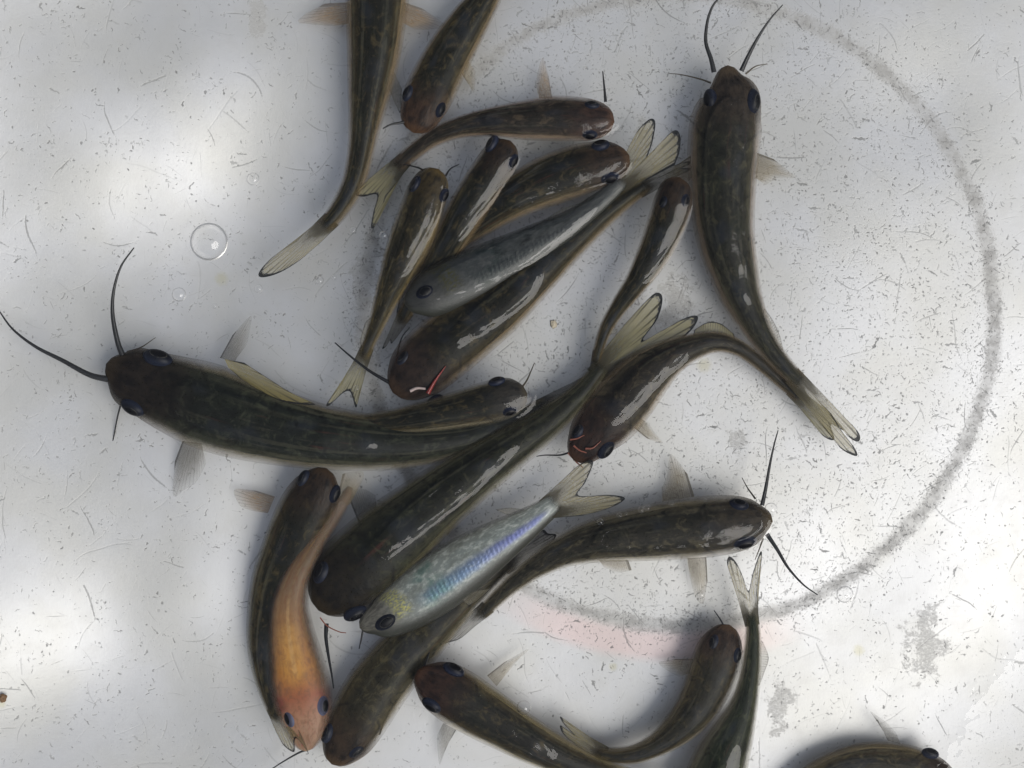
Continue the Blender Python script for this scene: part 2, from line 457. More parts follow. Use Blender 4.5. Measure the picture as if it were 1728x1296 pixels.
def skin_orange(name, seed):
    n = NT(name)
    al, ar, sp = n.attr('along'), n.attr('around'), n.attr('spos')
    a = n.math('ABSOLUTE', ar)
    v = n.xyz(n.math('MULTIPLY', sp, 0.01), n.math('MULTIPLY', ar, 2.2), seed)
    vs = n.xyz(n.math('MULTIPLY', sp, 0.004), n.math('MULTIPLY', ar, 9.0), seed)
    blot = n.noise(v, 3, 4, 0.6)
    streak = n.noise(vs, 1.8, 4, 0.6)
    c = n.ramp(al, [(0.0, (0.27, 0.185, 0.125)), (0.12, (0.34, 0.19, 0.12)), (0.20, (0.29, 0.105, 0.055)), (0.30, (0.38, 0.17, 0.04)),
                    (0.42, (0.29, 0.155, 0.06)), (0.58, (0.19, 0.125, 0.075)), (1.0, (0.14, 0.105, 0.07))])
    c = n.mix(n.math('MULTIPLY', n.step(streak, 0.52, 0.72), n.step(al, 0.2, 0.3, 0.0, 0.35)), c, (0.52, 0.31, 0.11))
    c = n.mix(n.math('MULTIPLY', n.step(streak, 0.30, 0.48, 1.0, 0.0), n.step(al, 0.2, 0.3, 0.1, 0.4)), c, (0.22, 0.10, 0.05))
    gill = n.math('MULTIPLY', n.math('MULTIPLY', n.step(n.math('ABSOLUTE', n.math('SUBTRACT', al, 0.185)), 0.01, 0.045, 1.0, 0.0),
                                     n.step(a, 0.10, 0.24)), n.step(blot, 0.3, 0.55))
    c = n.mix(n.math('MULTIPLY', gill, 0.85), c, (0.22, 0.03, 0.025))
    c = n.mix(n.math('MULTIPLY', n.math('MULTIPLY', n.step(n.math('ADD', a, n.math('MULTIPLY', n.math('SUBTRACT', blot, 0.5), 0.12)), 0.12, 0.34), n.step(al, 0.10, 0.26, 0.3, 1.0)), 0.9), c, (0.13, 0.105, 0.085))
    mot = n.noise(v, 6.5, 5, 0.7, 0.4)
    c = n.mix(n.math('MULTIPLY', n.step(mot, 0.50, 0.66), 0.5), c, (0.20, 0.10, 0.06))
    c = n.mix(n.math('MULTIPLY', n.step(n.noise(v, 11, 3, 0.7), 0.56, 0.66), n.step(al, 0.05, 0.2, 0.55, 0.1)), c, (0.30, 0.07, 0.05))
    c = n.mix(n.math('MULTIPLY', n.math('MULTIPLY', n.step(al, 0.22, 0.30), n.step(al, 0.40, 0.52, 1.0, 0.0)), n.step(a, 0.02, 0.18, 0.6, 0.0)), c, (0.52, 0.29, 0.08))
    ridge = n.math('MULTIPLY', n.step(a, 0.01, 0.03, 1.0, 0.0), n.math('MULTIPLY', n.step(al, 0.26, 0.31), n.step(al, 0.50, 0.6, 1.0, 0.0)))
    c = n.mix(n.math('MULTIPLY', ridge, 0.35), c, (0.52, 0.36, 0.17))
    e = n.math('ABSOLUTE', n.math('SINE', n.math('MULTIPLY', ar, math.pi)))
    alpha = n.step(n.math('ADD', e, n.math('MULTIPLY', n.math('SUBTRACT', mot, 0.5), 0.3)), 0.50, 1.0, 1.0, 0.12)
    c = n.mix(n.step(mot, 0.4, 0.62, 0.0, 0.35), c, (0.15, 0.075, 0.04))
    alpha = n.math('MULTIPLY', alpha, n.step(al, 0.48, 0.9, 1.0, 0.5))
    bs = n.n('BsdfPrincipled', None, Base_Color=c, Roughness=0.4, Normal=n.bump(blot, 0.2, 0.0002))
    bs.inputs['Subsurface Weight'].default_value = 0.25
    bs.inputs['Subsurface Radius'].default_value = (1.0, 0.35, 0.15)
    bs.inputs['Subsurface Scale'].default_value = 0.002
    bs.inputs['Specular IOR Level'].default_value = 0.15
    return n.out(n.see(alpha, bs.outputs[0]))


def skin_silver(name, seed, bright):
    """Fish lying on its side: + is the back, - the belly."""
    n = NT(name)
    al, ar, sp = n.attr('along'), n.attr('around'), n.attr('spos')
    v = n.xyz(n.math('MULTIPLY', sp, 0.01), n.math('MULTIPLY', ar, 2.4), seed)
    blot = n.noise(v, 3.2, 4, 0.6)
    fine = n.noise(v, 18, 3, 0.65)
    b = n.math('ADD', ar, n.math('MULTIPLY', n.math('SUBTRACT', blot, 0.5), 0.05))
    k = 0.80 if bright else 0.11
    c = n.mix(n.step(b, -0.5, -0.1), (0.20 * k, 0.195 * k, 0.15 * k), (0.20 * k, 0.225 * k, 0.21 * k))
    c = n.mix(n.math('MULTIPLY', n.step(n.noise(v, 7, 4, 0.65), 0.45, 0.65), 0.6), c, (0.56 * k, 0.58 * k, 0.53 * k))
    c = n.mix(n.math('MULTIPLY', n.step(n.noise(v, 2.1, 3, 0.6), 0.5, 0.7), 0.6), c, (0.11 * k, 0.115 * k, 0.09 * k))
    # blue flank band with its muscle segments
    lo = n.math('SUBTRACT', n.math('MULTIPLY', n.step(al, 0.3, 0.9), 0.0), 0.06)
    band = n.math('MULTIPLY', n.step(b, n.math('ADD', lo, 0.0), n.math('ADD', lo, 0.09)), n.math('MULTIPLY', n.step(b, 0.07, 0.17, 1.0, 0.0), n.math('MULTIPLY', n.step(al, 0.24, 0.36), n.step(al, 0.86, 0.97, 1.0, 0.0))))
    seg = n.math('SINE', n.math('MULTIPLY', n.math('ADD', sp, n.math('MULTIPLY', n.math('ABSOLUTE', n.math('SUBTRACT', ar, 0.12)), -22.0)), 0.78))
    blue = n.mix(n.step(al, 0.35, 0.75), (0.11 * k, 0.18 * k, 0.25 * k), (0.10 * k, 0.115 * k, 0.25 * k))
    blue = n.mix(n.math('MULTIPLY', n.math('MULTIPLY', n.step(seg, -0.2, 0.9), n.step(al, 0.40, 0.66, 0.04, 0.22 if bright else 0.05)), n.step(n.noise(v, 8, 3, 0.65), 0.36, 0.6)), blue, (0.07 * k, 0.10 * k, 0.20 * k))
    c = n.mix(n.math('MULTIPLY', band, n.step(n.noise(v, 5, 3, 0.6), 0.2, 0.6, 0.6, 1.0) if bright else 0.2), c, blue)
    teal = n.math('MULTIPLY', n.step(n.math('ABSOLUTE', n.math('SUBTRACT', al, 0.36)), 0.02, 0.10, 1.0, 0.0), n.step(blot, 0.42, 0.62))
    c = n.mix(n.math('MULTIPLY', teal, 0.5), c, (0.10 * k, 0.20 * k, 0.16 * k))
    # head: grey translucent, gold gill cover
    hd = n.step(al, 0.10, 0.30, 1.0, 0.0)
    c = n.mix(hd, c, n.mix(n.step(n.noise(v, 6, 4, 0.65), 0.35, 0.65), (0.05 * k + 0.008, 0.046 * k + 0.008, 0.036 * k + 0.006), (0.14 * k + 0.012, 0.13 * k + 0.012, 0.105 * k + 0.01)))
    arc = n.math('ADD', al, n.math('MULTIPLY', n.math('MULTIPLY', ar, ar), 0.35))
    gold = n.math('MULTIPLY', n.math('MULTIPLY', n.step(n.math('ABSOLUTE', n.math('SUBTRACT', arc, 0.20)), 0.015, 0.055, 1.0, 0.0), n.step(n.noise(v, 16, 4, 0.7), 0.42, 0.62)),
                  n.math('MULTIPLY', n.step(b, -0.36, -0.24), n.step(b, 0.02, 0.14, 1.0, 0.0)))
    c = n.mix(n.math('MULTIPLY', gold, 0.75), c, (0.62 * k, 0.57 * k, 0.16 * k))
    back = n.step(b, 0.12, 0.25)
    c = n.mix(back, c, (0.032, 0.033, 0.026))
    c = n.mix(n.math('MULTIPLY', n.step(fine, 0.55, 0.75), 0.35), c, (0.05, 0.055, 0.05))
    met = n.math('MULTIPLY', n.math('MAXIMUM', n.math('MAXIMUM', band, gold), n.math('MULTIPLY', n.step(blot, 0.5, 0.7), n.step(al, 0.25, 0.35))), 0.7)
    met = n.math('MULTIPLY', met, n.math('SUBTRACT', 1.0, back))
    alpha = n.math('SUBTRACT', 1.0, n.math('MULTIPLY', n.step(b, -0.22, -0.46), n.math('MULTIPLY', n.step(al, 0.02, 0.3, 0.35, 1.0), 0.8)))
    bs = n.n('BsdfPrincipled', None, Base_Color=c, Roughness=0.33, Metallic=met,
             Normal=n.bump(n.math('ADD', n.math('MULTIPLY', fine, 0.7), n.math('MULTIPLY', n.math('MULTIPLY', seg, band), 0.08)), 0.5, 0.0002))
    alpha = n.math('MULTIPLY', alpha, n.step(n.attr('rem'), 1.0, 22.0))
    return n.out(n.see(alpha, bs.outputs[0]))


def fin_material(name, col, alpha, rays, border, seed, lead=0.0, rootk=0.92):
    n = NT(name)
    u, v = n.attr('fu'), n.attr('fv')
    vec = n.xyz(n.math('MULTIPLY', u, 2.0), n.math('MULTIPLY', v, 6.0), seed)
    nz = n.noise(vec, 3.0, 3, 0.6)
    fz = n.noise(n.xyz(n.math('MULTIPLY', u, 40.0), n.math('MULTIPLY', v, 60.0), seed), 1.0, 1)
    ray = n.math('SINE', n.math('MULTIPLY', v, rays * 6.2832))
    ray = n.step(ray, 0.35, 0.95)
    ray = n.math('MULTIPLY', ray, n.math('ADD', 0.25, n.math('MULTIPLY', n.step(u, 0.45, 0.95), 0.75)))
    eu = n.math('ADD', u, n.math('MULTIPLY', n.math('SUBTRACT', fz, 0.5), 0.10))
    bd = n.step(eu, 0.925, 0.965)
    ev = n.math('ABSOLUTE', n.math('SUBTRACT', v, 0.5))
    bd = n.math('MULTIPLY', n.math('MAXIMUM', bd, n.math('MULTIPLY', n.step(ev, 0.462, 0.484), n.step(u, 0.1, 0.5))), border)
    ld = n.math('MULTIPLY', n.step(v, 0.07, 0.15, 1.0, 0.0), lead)
    c = n.mix(n.math('MULTIPLY', nz, 0.5), col, (col[0] * 0.55, col[1] * 0.5, col[2] * 0.4))
    c = n.mix(n.math('MULTIPLY', ray, 0.85), c, (0.045, 0.042, 0.033))
    root = n.step(n.math('ADD', u, n.math('MULTIPLY', n.math('SUBTRACT', nz, 0.5), 0.30)), 0.18, 0.72, 1.0, 0.0)
    c = n.mix(n.math('MULTIPLY', root, rootk), c, (0.034, 0.028, 0.016))
    c = n.mix(ld, c, (col[0] * 0.28, col[1] * 0.27, col[2] * 0.24))
    c = n.mix(bd, c, (0.010, 0.011, 0.012))
    al = n.math('ADD', n.math('MULTIPLY', alpha, n.math('ADD', 0.65, n.math('MULTIPLY', nz, 0.7))), n.math('MULTIPLY', ray, 0.30))
    al = n.math('MAXIMUM', al, n.math('MULTIPLY', root, rootk))
    if border == 0.0:
        al = n.math('MULTIPLY', al, n.step(n.math('ADD', u, n.math('MULTIPLY', v, 0.25)), 0.5, 1.15, 1.0, 0.32))
    al = n.math('MAXIMUM', n.math('MAXIMUM', al, n.math('MULTIPLY', bd, 0.95)), n.math('MULTIPLY', ld, 0.75), clamp=True)
    df = n.n('BsdfPrincipled', None, Base_Color=c, Roughness=0.4, Normal=n.bump(ray, 0.3, 0.0001))
    df.inputs['Specular IOR Level'].default_value = 0.25
    tl = n.n('BsdfTranslucent', None, Color=c)
    mx = n.n('MixShader')
    mx.inputs[0].default_value = 0.4
    n.t.links.new(df.outputs[0], mx.inputs[1])
    n.t.links.new(tl.outputs[0], mx.inputs[2])
    return n.out(n.see(al, mx.outputs[0]))


def eye_material(name, base=(0.006, 0.007, 0.012), ring=(0.075, 0.07, 0.06)):
    n = NT(name)
    p = n.attr('polar')
    nz = n.noise(n.n('TexCoord').outputs['Object'], 900, 2)
    c = n.mix(n.step(p, 0.55, 0.63), (0.002, 0.002, 0.003), base)
    c = n.mix(n.math('MULTIPLY', n.step(n.math('ABSOLUTE', n.math('SUBTRACT', p, 0.60)), 0.012, 0.05, 1.0, 0.0), n.step(nz, 0.42, 0.6, 0.1, 0.8)), c, ring)
    c = n.mix(n.math('MULTIPLY', n.step(p, 0.75, 1.3), 0.8), c, (base[0] * 2.6, base[1] * 2.8, base[2] * 2.9))
    bs = n.n('BsdfPrincipled', None, Base_Color=c, Roughness=0.42)
    bs.inputs['Specular IOR Level'].default_value = 0.15
    return n.out(bs.outputs[0])


def plain(name, col, rough=0.4, seed=0.0, var=0.5, scale=2500):
    n = NT(name)
    co = n.n('TexCoord').outputs['Object']
    nz = n.noise(co, scale, 3, 0.6)
    c = n.mix(n.math('MULTIPLY', nz, var), col, (col[0] * 0.4, col[1] * 0.4, col[2] * 0.4))
    bs = n.n('BsdfPrincipled', None, Base_Color=c, Roughness=rough, Normal=n.bump(nz, 0.3, 0.0002))
    return n.out(bs.outputs[0])


EYE = eye_material('eye_dark')
EYE_ORANGE = eye_material('eye_blue', (0.045, 0.046, 0.07), (0.06, 0.06, 0.08))
BARBEL = plain('barbel_skin', (0.016, 0.017, 0.019), 0.35)
BARBEL_PALE = plain('barbel_pale_skin', (0.10, 0.085, 0.06), 0.4)
MOUTH = plain('mouth_pink', (0.27, 0.095, 0.065), 0.3)
GILL = plain('gill_red', (0.26, 0.03, 0.025), 0.25)
BONE = plain('bone_pale', (0.60, 0.48, 0.45), 0.3)
TAN = (0.40, 0.345, 0.20)
FIN = dict(
    tail=fin_material('tail_fin_skin', (0.45, 0.39, 0.20), 0.52, 18, 1.0, 1.3),
    tail_yellow=fin_material('tail_fin_yellow', (0.42, 0.38, 0.20), 0.66, 18, 1.0, 2.9),
    tail_dark=fin_material('tail_fin_dark', (0.10, 0.09, 0.06), 0.55, 16, 1.0, 4.1),
    pect=fin_material('pectoral_skin', (0.45, 0.36, 0.20), 0.50, 15, 0.0, 5.3, 1.0, 0.35),
    pect_dark=fin_material('pectoral_dark', (0.20, 0.185, 0.15), 0.50, 16, 0.0, 6.7, 1.0, 0.3),
    pect_orange=fin_material('pectoral_orange', (0.50, 0.33, 0.16), 0.55, 12, 0.0, 7.7, 0.8, 0.3),
    dors=fin_material('dorsal_skin', (0.36, 0.31, 0.13), 0.62, 9, 1.0, 8.7, 0.0, 0.1),
    clear=fin_material('clear_fin_skin', (0.36, 0.33, 0.25), 0.36, 18, 0.85, 9.9, 0.0, 0.1),
)

RASTER = []        # (spine xy in survey units at its own height, half widths, heights) for the water film


def hr_profile(t, side):
    if side:
        return np.interp(t, [0, .15, .5, 1], [.42, .40, .42, .5])
    return np.interp(t, [0, .1, .25, .5, .8, 1], [.46, .48, .62, .78, 1.05, 1.3])


class Fish:
    def __init__(self, name, label, spine, mat, ztop, group=None, cat='catfish', side=False, cap=None, eye_mat=None):
        sp = [list(p) for p in spine]
        if len(sp[0]) == 2:
            sp[0].append(sp[1][2] * 0.86)
        q, s = catmull(sp, 2)
        L = s[-1]
        M = max(60, int(L / 4))
        q, s = catmull(sp, M)
        t = s / L
        w = q[:, 2].copy()
        wm = w.max()
        cap = cap or wm * 0.34
        w = w * np.sqrt(np.clip(1 - (1 - np.clip(s / cap, 0, 1)) ** 2.2, 0.0004, 1))
        w = w * np.sqrt(np.clip(1 - (1 - np.clip((L - s) / 16, 0, 1)) ** 2, 0.30, 1))
        h = np.minimum(w * hr_profile(t, side), wm * 0.74)
        zt = np.interp(t, np.linspace(0, 1, len(ztop)), ztop)
        zt = zt - (h.max() - h) * np.interp(t, [0, .25, 1], [0.32, 0.05, 0.16])
        zc = np.maximum(zt - h / 2, h / 2 + 4)
        tx, ty = np.gradient(q[:, 0]), np.gradient(q[:, 1])
        ln = np.hypot(tx, ty)
        nx, ny = -ty / ln, tx / ln
        K = 53
        ph = np.linspace(-np.pi, np.pi, K)
        sn, cs = np.sin(ph), np.cos(ph)
        snp = np.sign(sn) * np.abs(sn) ** 0.92
        px = q[:, 0][:, None] + nx[:, None] * w[:, None] / 2 * snp
        py = q[:, 1][:, None] + ny[:, None] * w[:, None] / 2 * snp
        up = np.where(cs > 0, 1.0, 0.92)
        pz = zc[:, None] + h[:, None] / 2 * cs * up
        kk = (DIST - zc[:, None]) / DIST
        v = np.stack([(px - CX) * S * kk, (CY - py) * S * kk, pz * S], -1).reshape(-1, 3)
        i = M // 3
        self.org = P(q[i, 0], q[i, 1], zc[i])
        at = {'along': np.repeat(t, K), 'around': np.tile(ph / np.pi, M), 'spos': np.repeat(s, K), 'rem': np.repeat(L - s, K)}
        self.o = mesh_obj(name, v, grid_faces(M, K), mat, attrs=at, origin=self.org)
        tag(self.o, label, cat, group)
        self.q, self.zc, self.h, self.w, self.zt = q, zc, h, w, zc + h / 2
        self.side = side
        self.eye_mat = eye_mat or EYE
        k1 = (DIST - zc) / DIST
        RASTER.append((CX + (q[:, 0] - CX) * k1, CY + (q[:, 1] - CY) * k1, w / 2 * k1, zc, h / 2))

    def near(self, px, py):
        return int(np.argmin((self.q[:, 0] - px) ** 2 + (self.q[:, 1] - py) ** 2))

    def eye(self, px, py, r, out=None, zk=0.27, stretch=1.12):
        """An eyeball set into the head at a survey point; out = outward direction."""
        i = self.near(px, py)
        d = np.array([px - self.q[i, 0], py - self.q[i, 1]])
        if out is not None:
            d = np.array(out, float)
        n = np.linalg.norm(d)
        d = d / n if n > 1e-6 else np.array([1.0, 0])
        z = self.zc[i] + self.h[i] * zk
        if self.side:
            z = self.zc[i] + self.h[i] * 0.5 - r * 0.28
        px, py = px - d[0] * r * 0.12, py - d[1] * r * 0.12
        c = Vector(P(px, py, z))
        lat = Vector((d[0], -d[1], 0))
        fwd = Vector((-lat.y, lat.x, 0))
        upv = Vector((0, 0, 1))
        axis = (lat * (0.75 if not self.side else 0.12) + upv * (0.75 if not self.side else 1.0)).normalized()
        nu, nv = 18, 25
        rk = r * random.uniform(1.0, 1.16)
        stretch = stretch * random.uniform(0.95, 1.12)
        vs, pol = [], []
        for a in range(nu):
            th = math.pi * a / (nu - 1)
            for b in range(nv):
                p = 2 * math.pi * b / (nv - 1)
                u = Vector((math.sin(th) * math.cos(p), math.sin(th) * math.sin(p), math.cos(th)))
                e = lat * u.x * 0.70 + fwd * u.y * stretch + upv * u.z * (0.68 if not self.side else 0.55)
                vs.append(c + e * rk * S)
                pol.append(math.acos(max(-1, min(1, (lat * u.x + fwd * u.y + upv * u.z).dot(axis)))))
        mesh_obj('eye', vs, grid_faces(nu, nv), self.eye_mat, self.o, {'polar': pol}, self.org)

    def tube(self, name, pts, r0, r1, mat, z0, z1):
        q, s = catmull(pts, max(16, int(len(pts) * 9)))
        t = s / s[-1]
        z = z0 + (z1 - z0) * t
        rr = (r0 + (r1 - r0) * t ** 0.85) * 1.2
        tx, ty = np.gradient(q[:, 0]), np.gradient(q[:, 1])
        ln = np.hypot(tx, ty)
        nx, ny = -ty / ln, tx / ln
        ph = np.linspace(0, 2 * np.pi, 11)
        px = q[:, 0][:, None] + nx[:, None] * rr[:, None] * np.sin(ph)
        py = q[:, 1][:, None] + ny[:, None] * rr[:, None] * np.sin(ph)
        pz = z[:, None] + rr[:, None] * np.cos(ph)
        kk = (DIST - pz) / DIST
        v = np.stack([(px - CX) * S * kk, (CY - py) * S * kk, pz * S], -1).reshape(-1, 3)
        return mesh_obj(name, v, grid_faces(len(q), 11), mat, self.o, None, self.org)

    def barbel(self, pts, r0=3.4, r1=0.7, pale=False, dz=0.0, z1=None):
        i = self.near(*pts[0])
        z = self.zc[i] + self.h[i] * 0.1 + dz
        self.tube('barbel', pts, r0, r1, BARBEL_PALE if pale else BARBEL, z, z1 if z1 is not None else min(WATER - 4, z + 12))

    def fin(self, name, b0, b1, end, mat, z0=None, z1=None, tilt=0.0, wav=2.0, rows=18, keep=False):
        i = self.near((b0[0] + b1[0]) / 2, (b0[1] + b1[1]) / 2)
        z0 = self.zc[i] if z0 is None else z0
        if name == 'tail_fin':               # root the tail inside the end of the body
            j = len(self.q) - 1
            while j > 0 and np.hypot(*(self.q[j, :2] - self.q[-1, :2])) < 26:
                j -= 1
            d = self.q[-1, :2] - self.q[j, :2]
            d = d / np.linalg.norm(d)
            nn = np.array([-d[1], d[0]])
            if np.dot(nn, np.array(b0) - np.array(b1)) < 0:
                nn = -nn
            hw = self.w[j] * 0.47
            b0, b1 = tuple(self.q[j, :2] + nn * hw), tuple(self.q[j, :2] - nn * hw)
            z0 = z0 if keep or abs(z0 - self.zc[j]) < 8 else self.zc[j]
        z1 = z0 if z1 is None else z1
        C = max(30, len(end) * 11)
        e, _ = catmull(end, C)
        v = np.linspace(0, 1, C)
        b = np.array(b0)[None] * (1 - v[:, None]) + np.array(b1)[None] * v[:, None]
        u = np.linspace(0, 1, rows)
        g = b[None] * (1 - u[:, None, None]) + e[None] * u[:, None, None]
        uu, vv = np.meshgrid(u, v, indexing='ij')
        zend = z1
        z = z0 + (zend - z0) * uu + tilt * (vv - 0.5) * (0.4 + 0.6 * uu) + wav * np.sin(vv * 9.0 + b0[0]) * uu
        z = np.maximum(z, 3.0)
        kk = (DIST - z) / DIST
        ver = np.stack([(g[..., 0] - CX) * S * kk, (CY - g[..., 1]) * S * kk, z * S], -1).reshape(-1, 3)
        return mesh_obj(name, ver, grid_faces(rows, C), mat, self.o, {'fu': uu.ravel(), 'fv': vv.ravel()}, self.org)


W = WATER
# ------------------------------------------------------------------ the fish, one by one
f = Fish('catfish', 'long dark catfish cut by the top edge, tail curling towards the large bubble',
         [(652, -265), (650, -235, 90), (647, -180, 108), (643, -110, 114), (638, -40, 110), (636, 10, 106), (631, 90, 92), (624, 150, 76), (617, 200, 60),
          (610, 250, 48), (600, 298, 44), (586, 332, 40), (563, 366, 34), (541, 390, 26)], skin('skin_olive_long', 1, line_w=0.75, green=0.45), (W - 2, W - 6, W - 24))
f.fin('tail_fin', (528, 391), (551, 402), [(500, 408), (462, 432), (438, 458), (441, 468), (470, 461), (505, 440), (537, 413)], FIN['tail'], tilt=14)
f.fin('pectoral_fin', (590, 4), (588, 40), [(548, 6), (512, 26), (504, 38), (535, 42), (562, 44)], FIN['pect_orange'], z0=52, z1=33)
f.fin('pectoral_fin', (682, 4), (680, 38), [(712, 14), (742, 34), (750, 46), (722, 50), (700, 50)], FIN['pect_orange'], z0=52, z1=33)
f.eye(608, -215, 14)
f.eye(692, -215, 14)
f.fin('pelvic_fin', (660, 110), (656, 150), [(678, 150), (676, 190), (668, 178)], FIN['clear'], z0=44)

f = Fish('catfish', 'brown headed catfish diving in from the top edge, its snout over another tail',
         [(697, 224), (706, 201, 66), (722, 162, 84), (744, 117, 84), (767, 76, 78), (793, 35, 68), (820, -6, 54), (850, -60, 38), (878, -110, 28), (890, -130, 24)],
         skin('skin_brown_diver', 2, head=(0.050, 0.028, 0.017)), (W - 12, W - 16, W - 24))
f.eye(688, 157, 12)
f.eye(744, 185, 12)
f.barbel([(690, 203), (676, 207), (660, 210), (646, 217)], 2.6, 1.0)
f.fin('tail_fin', (884, -128), (897, -120), [(905, -170), (925, -190), (915, -160), (940, -170), (915, -130)], FIN['tail'])
f.fin('pectoral_fin', (776, 120), (784, 95), [(796, 150), (800, 155), (803, 120)], FIN['pect'], z0=52, z1=30)

f = Fish('catfish', 'reddish brown catfish lying level below the top, its head pointing right',
         [(1037, 206), (1018, 204, 58), (992, 202, 72), (940, 200, 77), (883, 203, 67), (830, 206, 51), (780, 214, 39), (735, 231, 33), (695, 259, 30), (664, 288, 27)],
         skin('skin_red_level', 3, dark=(0.020, 0.016, 0.012), mid=(0.055, 0.040, 0.028), pale=(0.22, 0.15, 0.11), head=(0.050, 0.028, 0.020)), (W + 10, W + 4, W - 40))
f.eye(998, 177, 12)
f.eye(995, 228, 12)
f.barbel([(1022, 172), (1020, 150), (1017, 120)], 2.4, 0.8, z1=60)
f.fin('tail_fin', (655, 282), (672, 294), [(622, 302), (600, 326), (612, 332), (636, 329), (630, 358), (626, 384), (635, 378), (650, 330)], FIN['tail_yellow'], tilt=10)
f.fin('pectoral_fin', (932, 166), (910, 166), [(926, 130), (916, 98), (908, 118), (904, 140)], FIN['pect_orange'], z0=56, z1=33)

f = Fish('catfish', 'small olive catfish with a yellowish snout and forked tail touching the big catfish',
         [(740, 285), (731, 303, 58), (720, 328, 70), (706, 370, 76), (688, 415, 72), (668, 465, 58), (650, 510, 42), (634, 552, 30), (620, 586, 24), (609, 612, 21)],
         skin('skin_yellow_snout', 4, dark=(0.020, 0.017, 0.009), mid=(0.065, 0.050, 0.024), pale=(0.22, 0.165, 0.075), head=(0.048, 0.034, 0.014)), (W + 10, W + 3, W - 30))
f.eye(700, 311, 12)
f.eye(750, 330, 11)
f.barbel([(722, 292), (708, 284), (694, 280), (676, 276)], 1.8, 0.6, z1=70)
f.barbel([(752, 297), (760, 285), (775, 277)], 1.8, 0.6, z1=70)
f.fin('tail_fin', (599, 608), (619, 615), [(578, 648), (552, 680), (556, 684), (578, 664), (589, 660), (594, 668), (601, 688), (607, 660)], FIN['tail_yellow'], tilt=6, z0=96)
f.fin('pelvic_fin', (640, 520), (634, 556), [(616, 545), (608, 575), (612, 600), (618, 590)], FIN['clear'], z0=81)

f = Fish('catfish', 'small dark catfish with a blunt wet grey nape, second from left of the upper heads',
         [(861, 237), (853, 251, 52), (843, 267, 64), (816, 310, 70), (790, 351, 67), (765, 396, 60), (738, 443, 50), (710, 488, 38), (688, 522, 29), (672, 550, 22)],
         skin('skin_dark_second', 5), (W + 12, W + 2, W - 62))
f.eye(829, 243, 12)
f.eye(866, 273, 11)
f.fin('tail_fin', (664, 544), (682, 552), [(654, 566), (645, 588), (652, 584), (658, 574), (660, 580), (668, 572)], FIN['tail_dark'], z0=74)
f.barbel([(845, 236), (830, 228), (818, 226)], 1.6, 0.6, z1=70)

f = Fish('catfish', 'dark catfish with a broad brown head under the white tail fin in the upper cluster',
         [(1062, 262), (1049, 267, 58), (1026, 274, 74), (985, 284, 87), (930, 303, 88), (880, 326, 76), (830, 358, 62), (785, 393, 48), (740, 430, 38), (700, 470, 27)],
         skin('skin_dark_broad', 6, head=(0.042, 0.026, 0.016)), (W + 12, W + 2, W - 66))
f.eye(1013, 245, 13)
f.eye(1029, 301, 13)
f.fin('tail_fin', (692, 462), (706, 478), [(668, 490), (650, 520), (672, 505), (670, 530), (696, 500)], FIN['tail_dark'], z0=52)

f = Fish('catfish', 'silvery grey catfish lying on its side across the upper cluster, white forked tail raised',
         [(683, 513), (700, 507, 56), (725, 497, 80), (770, 476, 90), (820, 453, 86), (870, 428, 75), (920, 400, 59), (970, 371, 42), (1020, 333, 31), (1056, 299, 26)],
         skin_silver('skin_silver_dull', 7, False), (W + 1, W + 4, W + 1), side=True)
f.eye(717, 491, 15)
f.fin('tail_fin', (1050, 290), (1068, 306), [(1058, 256), (1075, 222), (1096, 201), (1106, 207), (1101, 240), (1093, 266), (1115, 240), (1138, 220), (1148, 229), (1147, 255), (1139, 278)], FIN['tail'], z0=W - 8, tilt=8)
f.fin('anal_fin', (900, 395), (985, 352), [(905, 380), (950, 352), (1000, 338)], FIN['clear'], z0=W - 16)

f = Fish('catfish', 'long dark catfish with a red bleeding gill under the silvery grey one',
         [(663, 663), (683, 645, 82), (706, 623, 106), (750, 585, 116), (800, 548, 108), (840, 518, 98), (885, 480, 82), (950, 420, 64), (1015, 364, 48), (1062, 330, 36), (1100, 306, 27)],
         skin('skin_long_bleeding', 8, head=(0.030, 0.019, 0.014)), (W - 3, W + 4, W - 24))
f.eye(682, 603, 14, out=(-1, -0.8))
f.eye(735, 678, 13, out=(0.6, 1))
f.fin('tail_fin', (1090, 297), (1104, 318), [(1120, 285), (1160, 272), (1163, 278), (1140, 284), (1166, 285), (1130, 305), (1112, 318)], FIN['tail_dark'], tilt=8)
f.barbel([(660, 647), (640, 636), (618, 622), (590, 600), (565, 578)], 3.0, 0.9, z1=75)
f.barbel([(664, 640), (670, 600), (678, 570), (692, 552)], 2.2, 0.8, dz=-20)
f.tube('gill', [(722, 664), (727, 655), (736, 640), (752, 618)], 3.4, 0.6, GILL, W - 8, W - 2)
f.tube('lip', [(692, 660), (704, 655), (718, 656)], 2.4, 1.6, BONE, W - 14, W - 8)

f = Fish('catfish', 'small dark catfish beside the big right one, thin tail hanging towards the centre',
         [(1147, 299), (1142, 315, 54), (1136, 340, 65), (1124, 378, 66), (1104, 425, 58), (1075, 475, 43), (1046, 515, 32), (1023, 553, 25), (1010, 590, 20), (1003, 620, 16)],
         skin('skin_small_thin', 9), (W + 10, W + 2, W - 30))
f.eye(1119, 341, 11)
f.eye(1156, 339, 11)
f.fin('tail_fin', (997, 612), (1009, 614), [(990, 650), (985, 690), (993, 706), (1000, 690), (1004, 650)], FIN['tail_dark'], tilt=10, z0=W - 22)
f.fin('adipose_fin', (1026, 555), (1014, 575), [(1042, 555), (1040, 562), (1026, 566)], FIN['clear'], z0=W - 40)

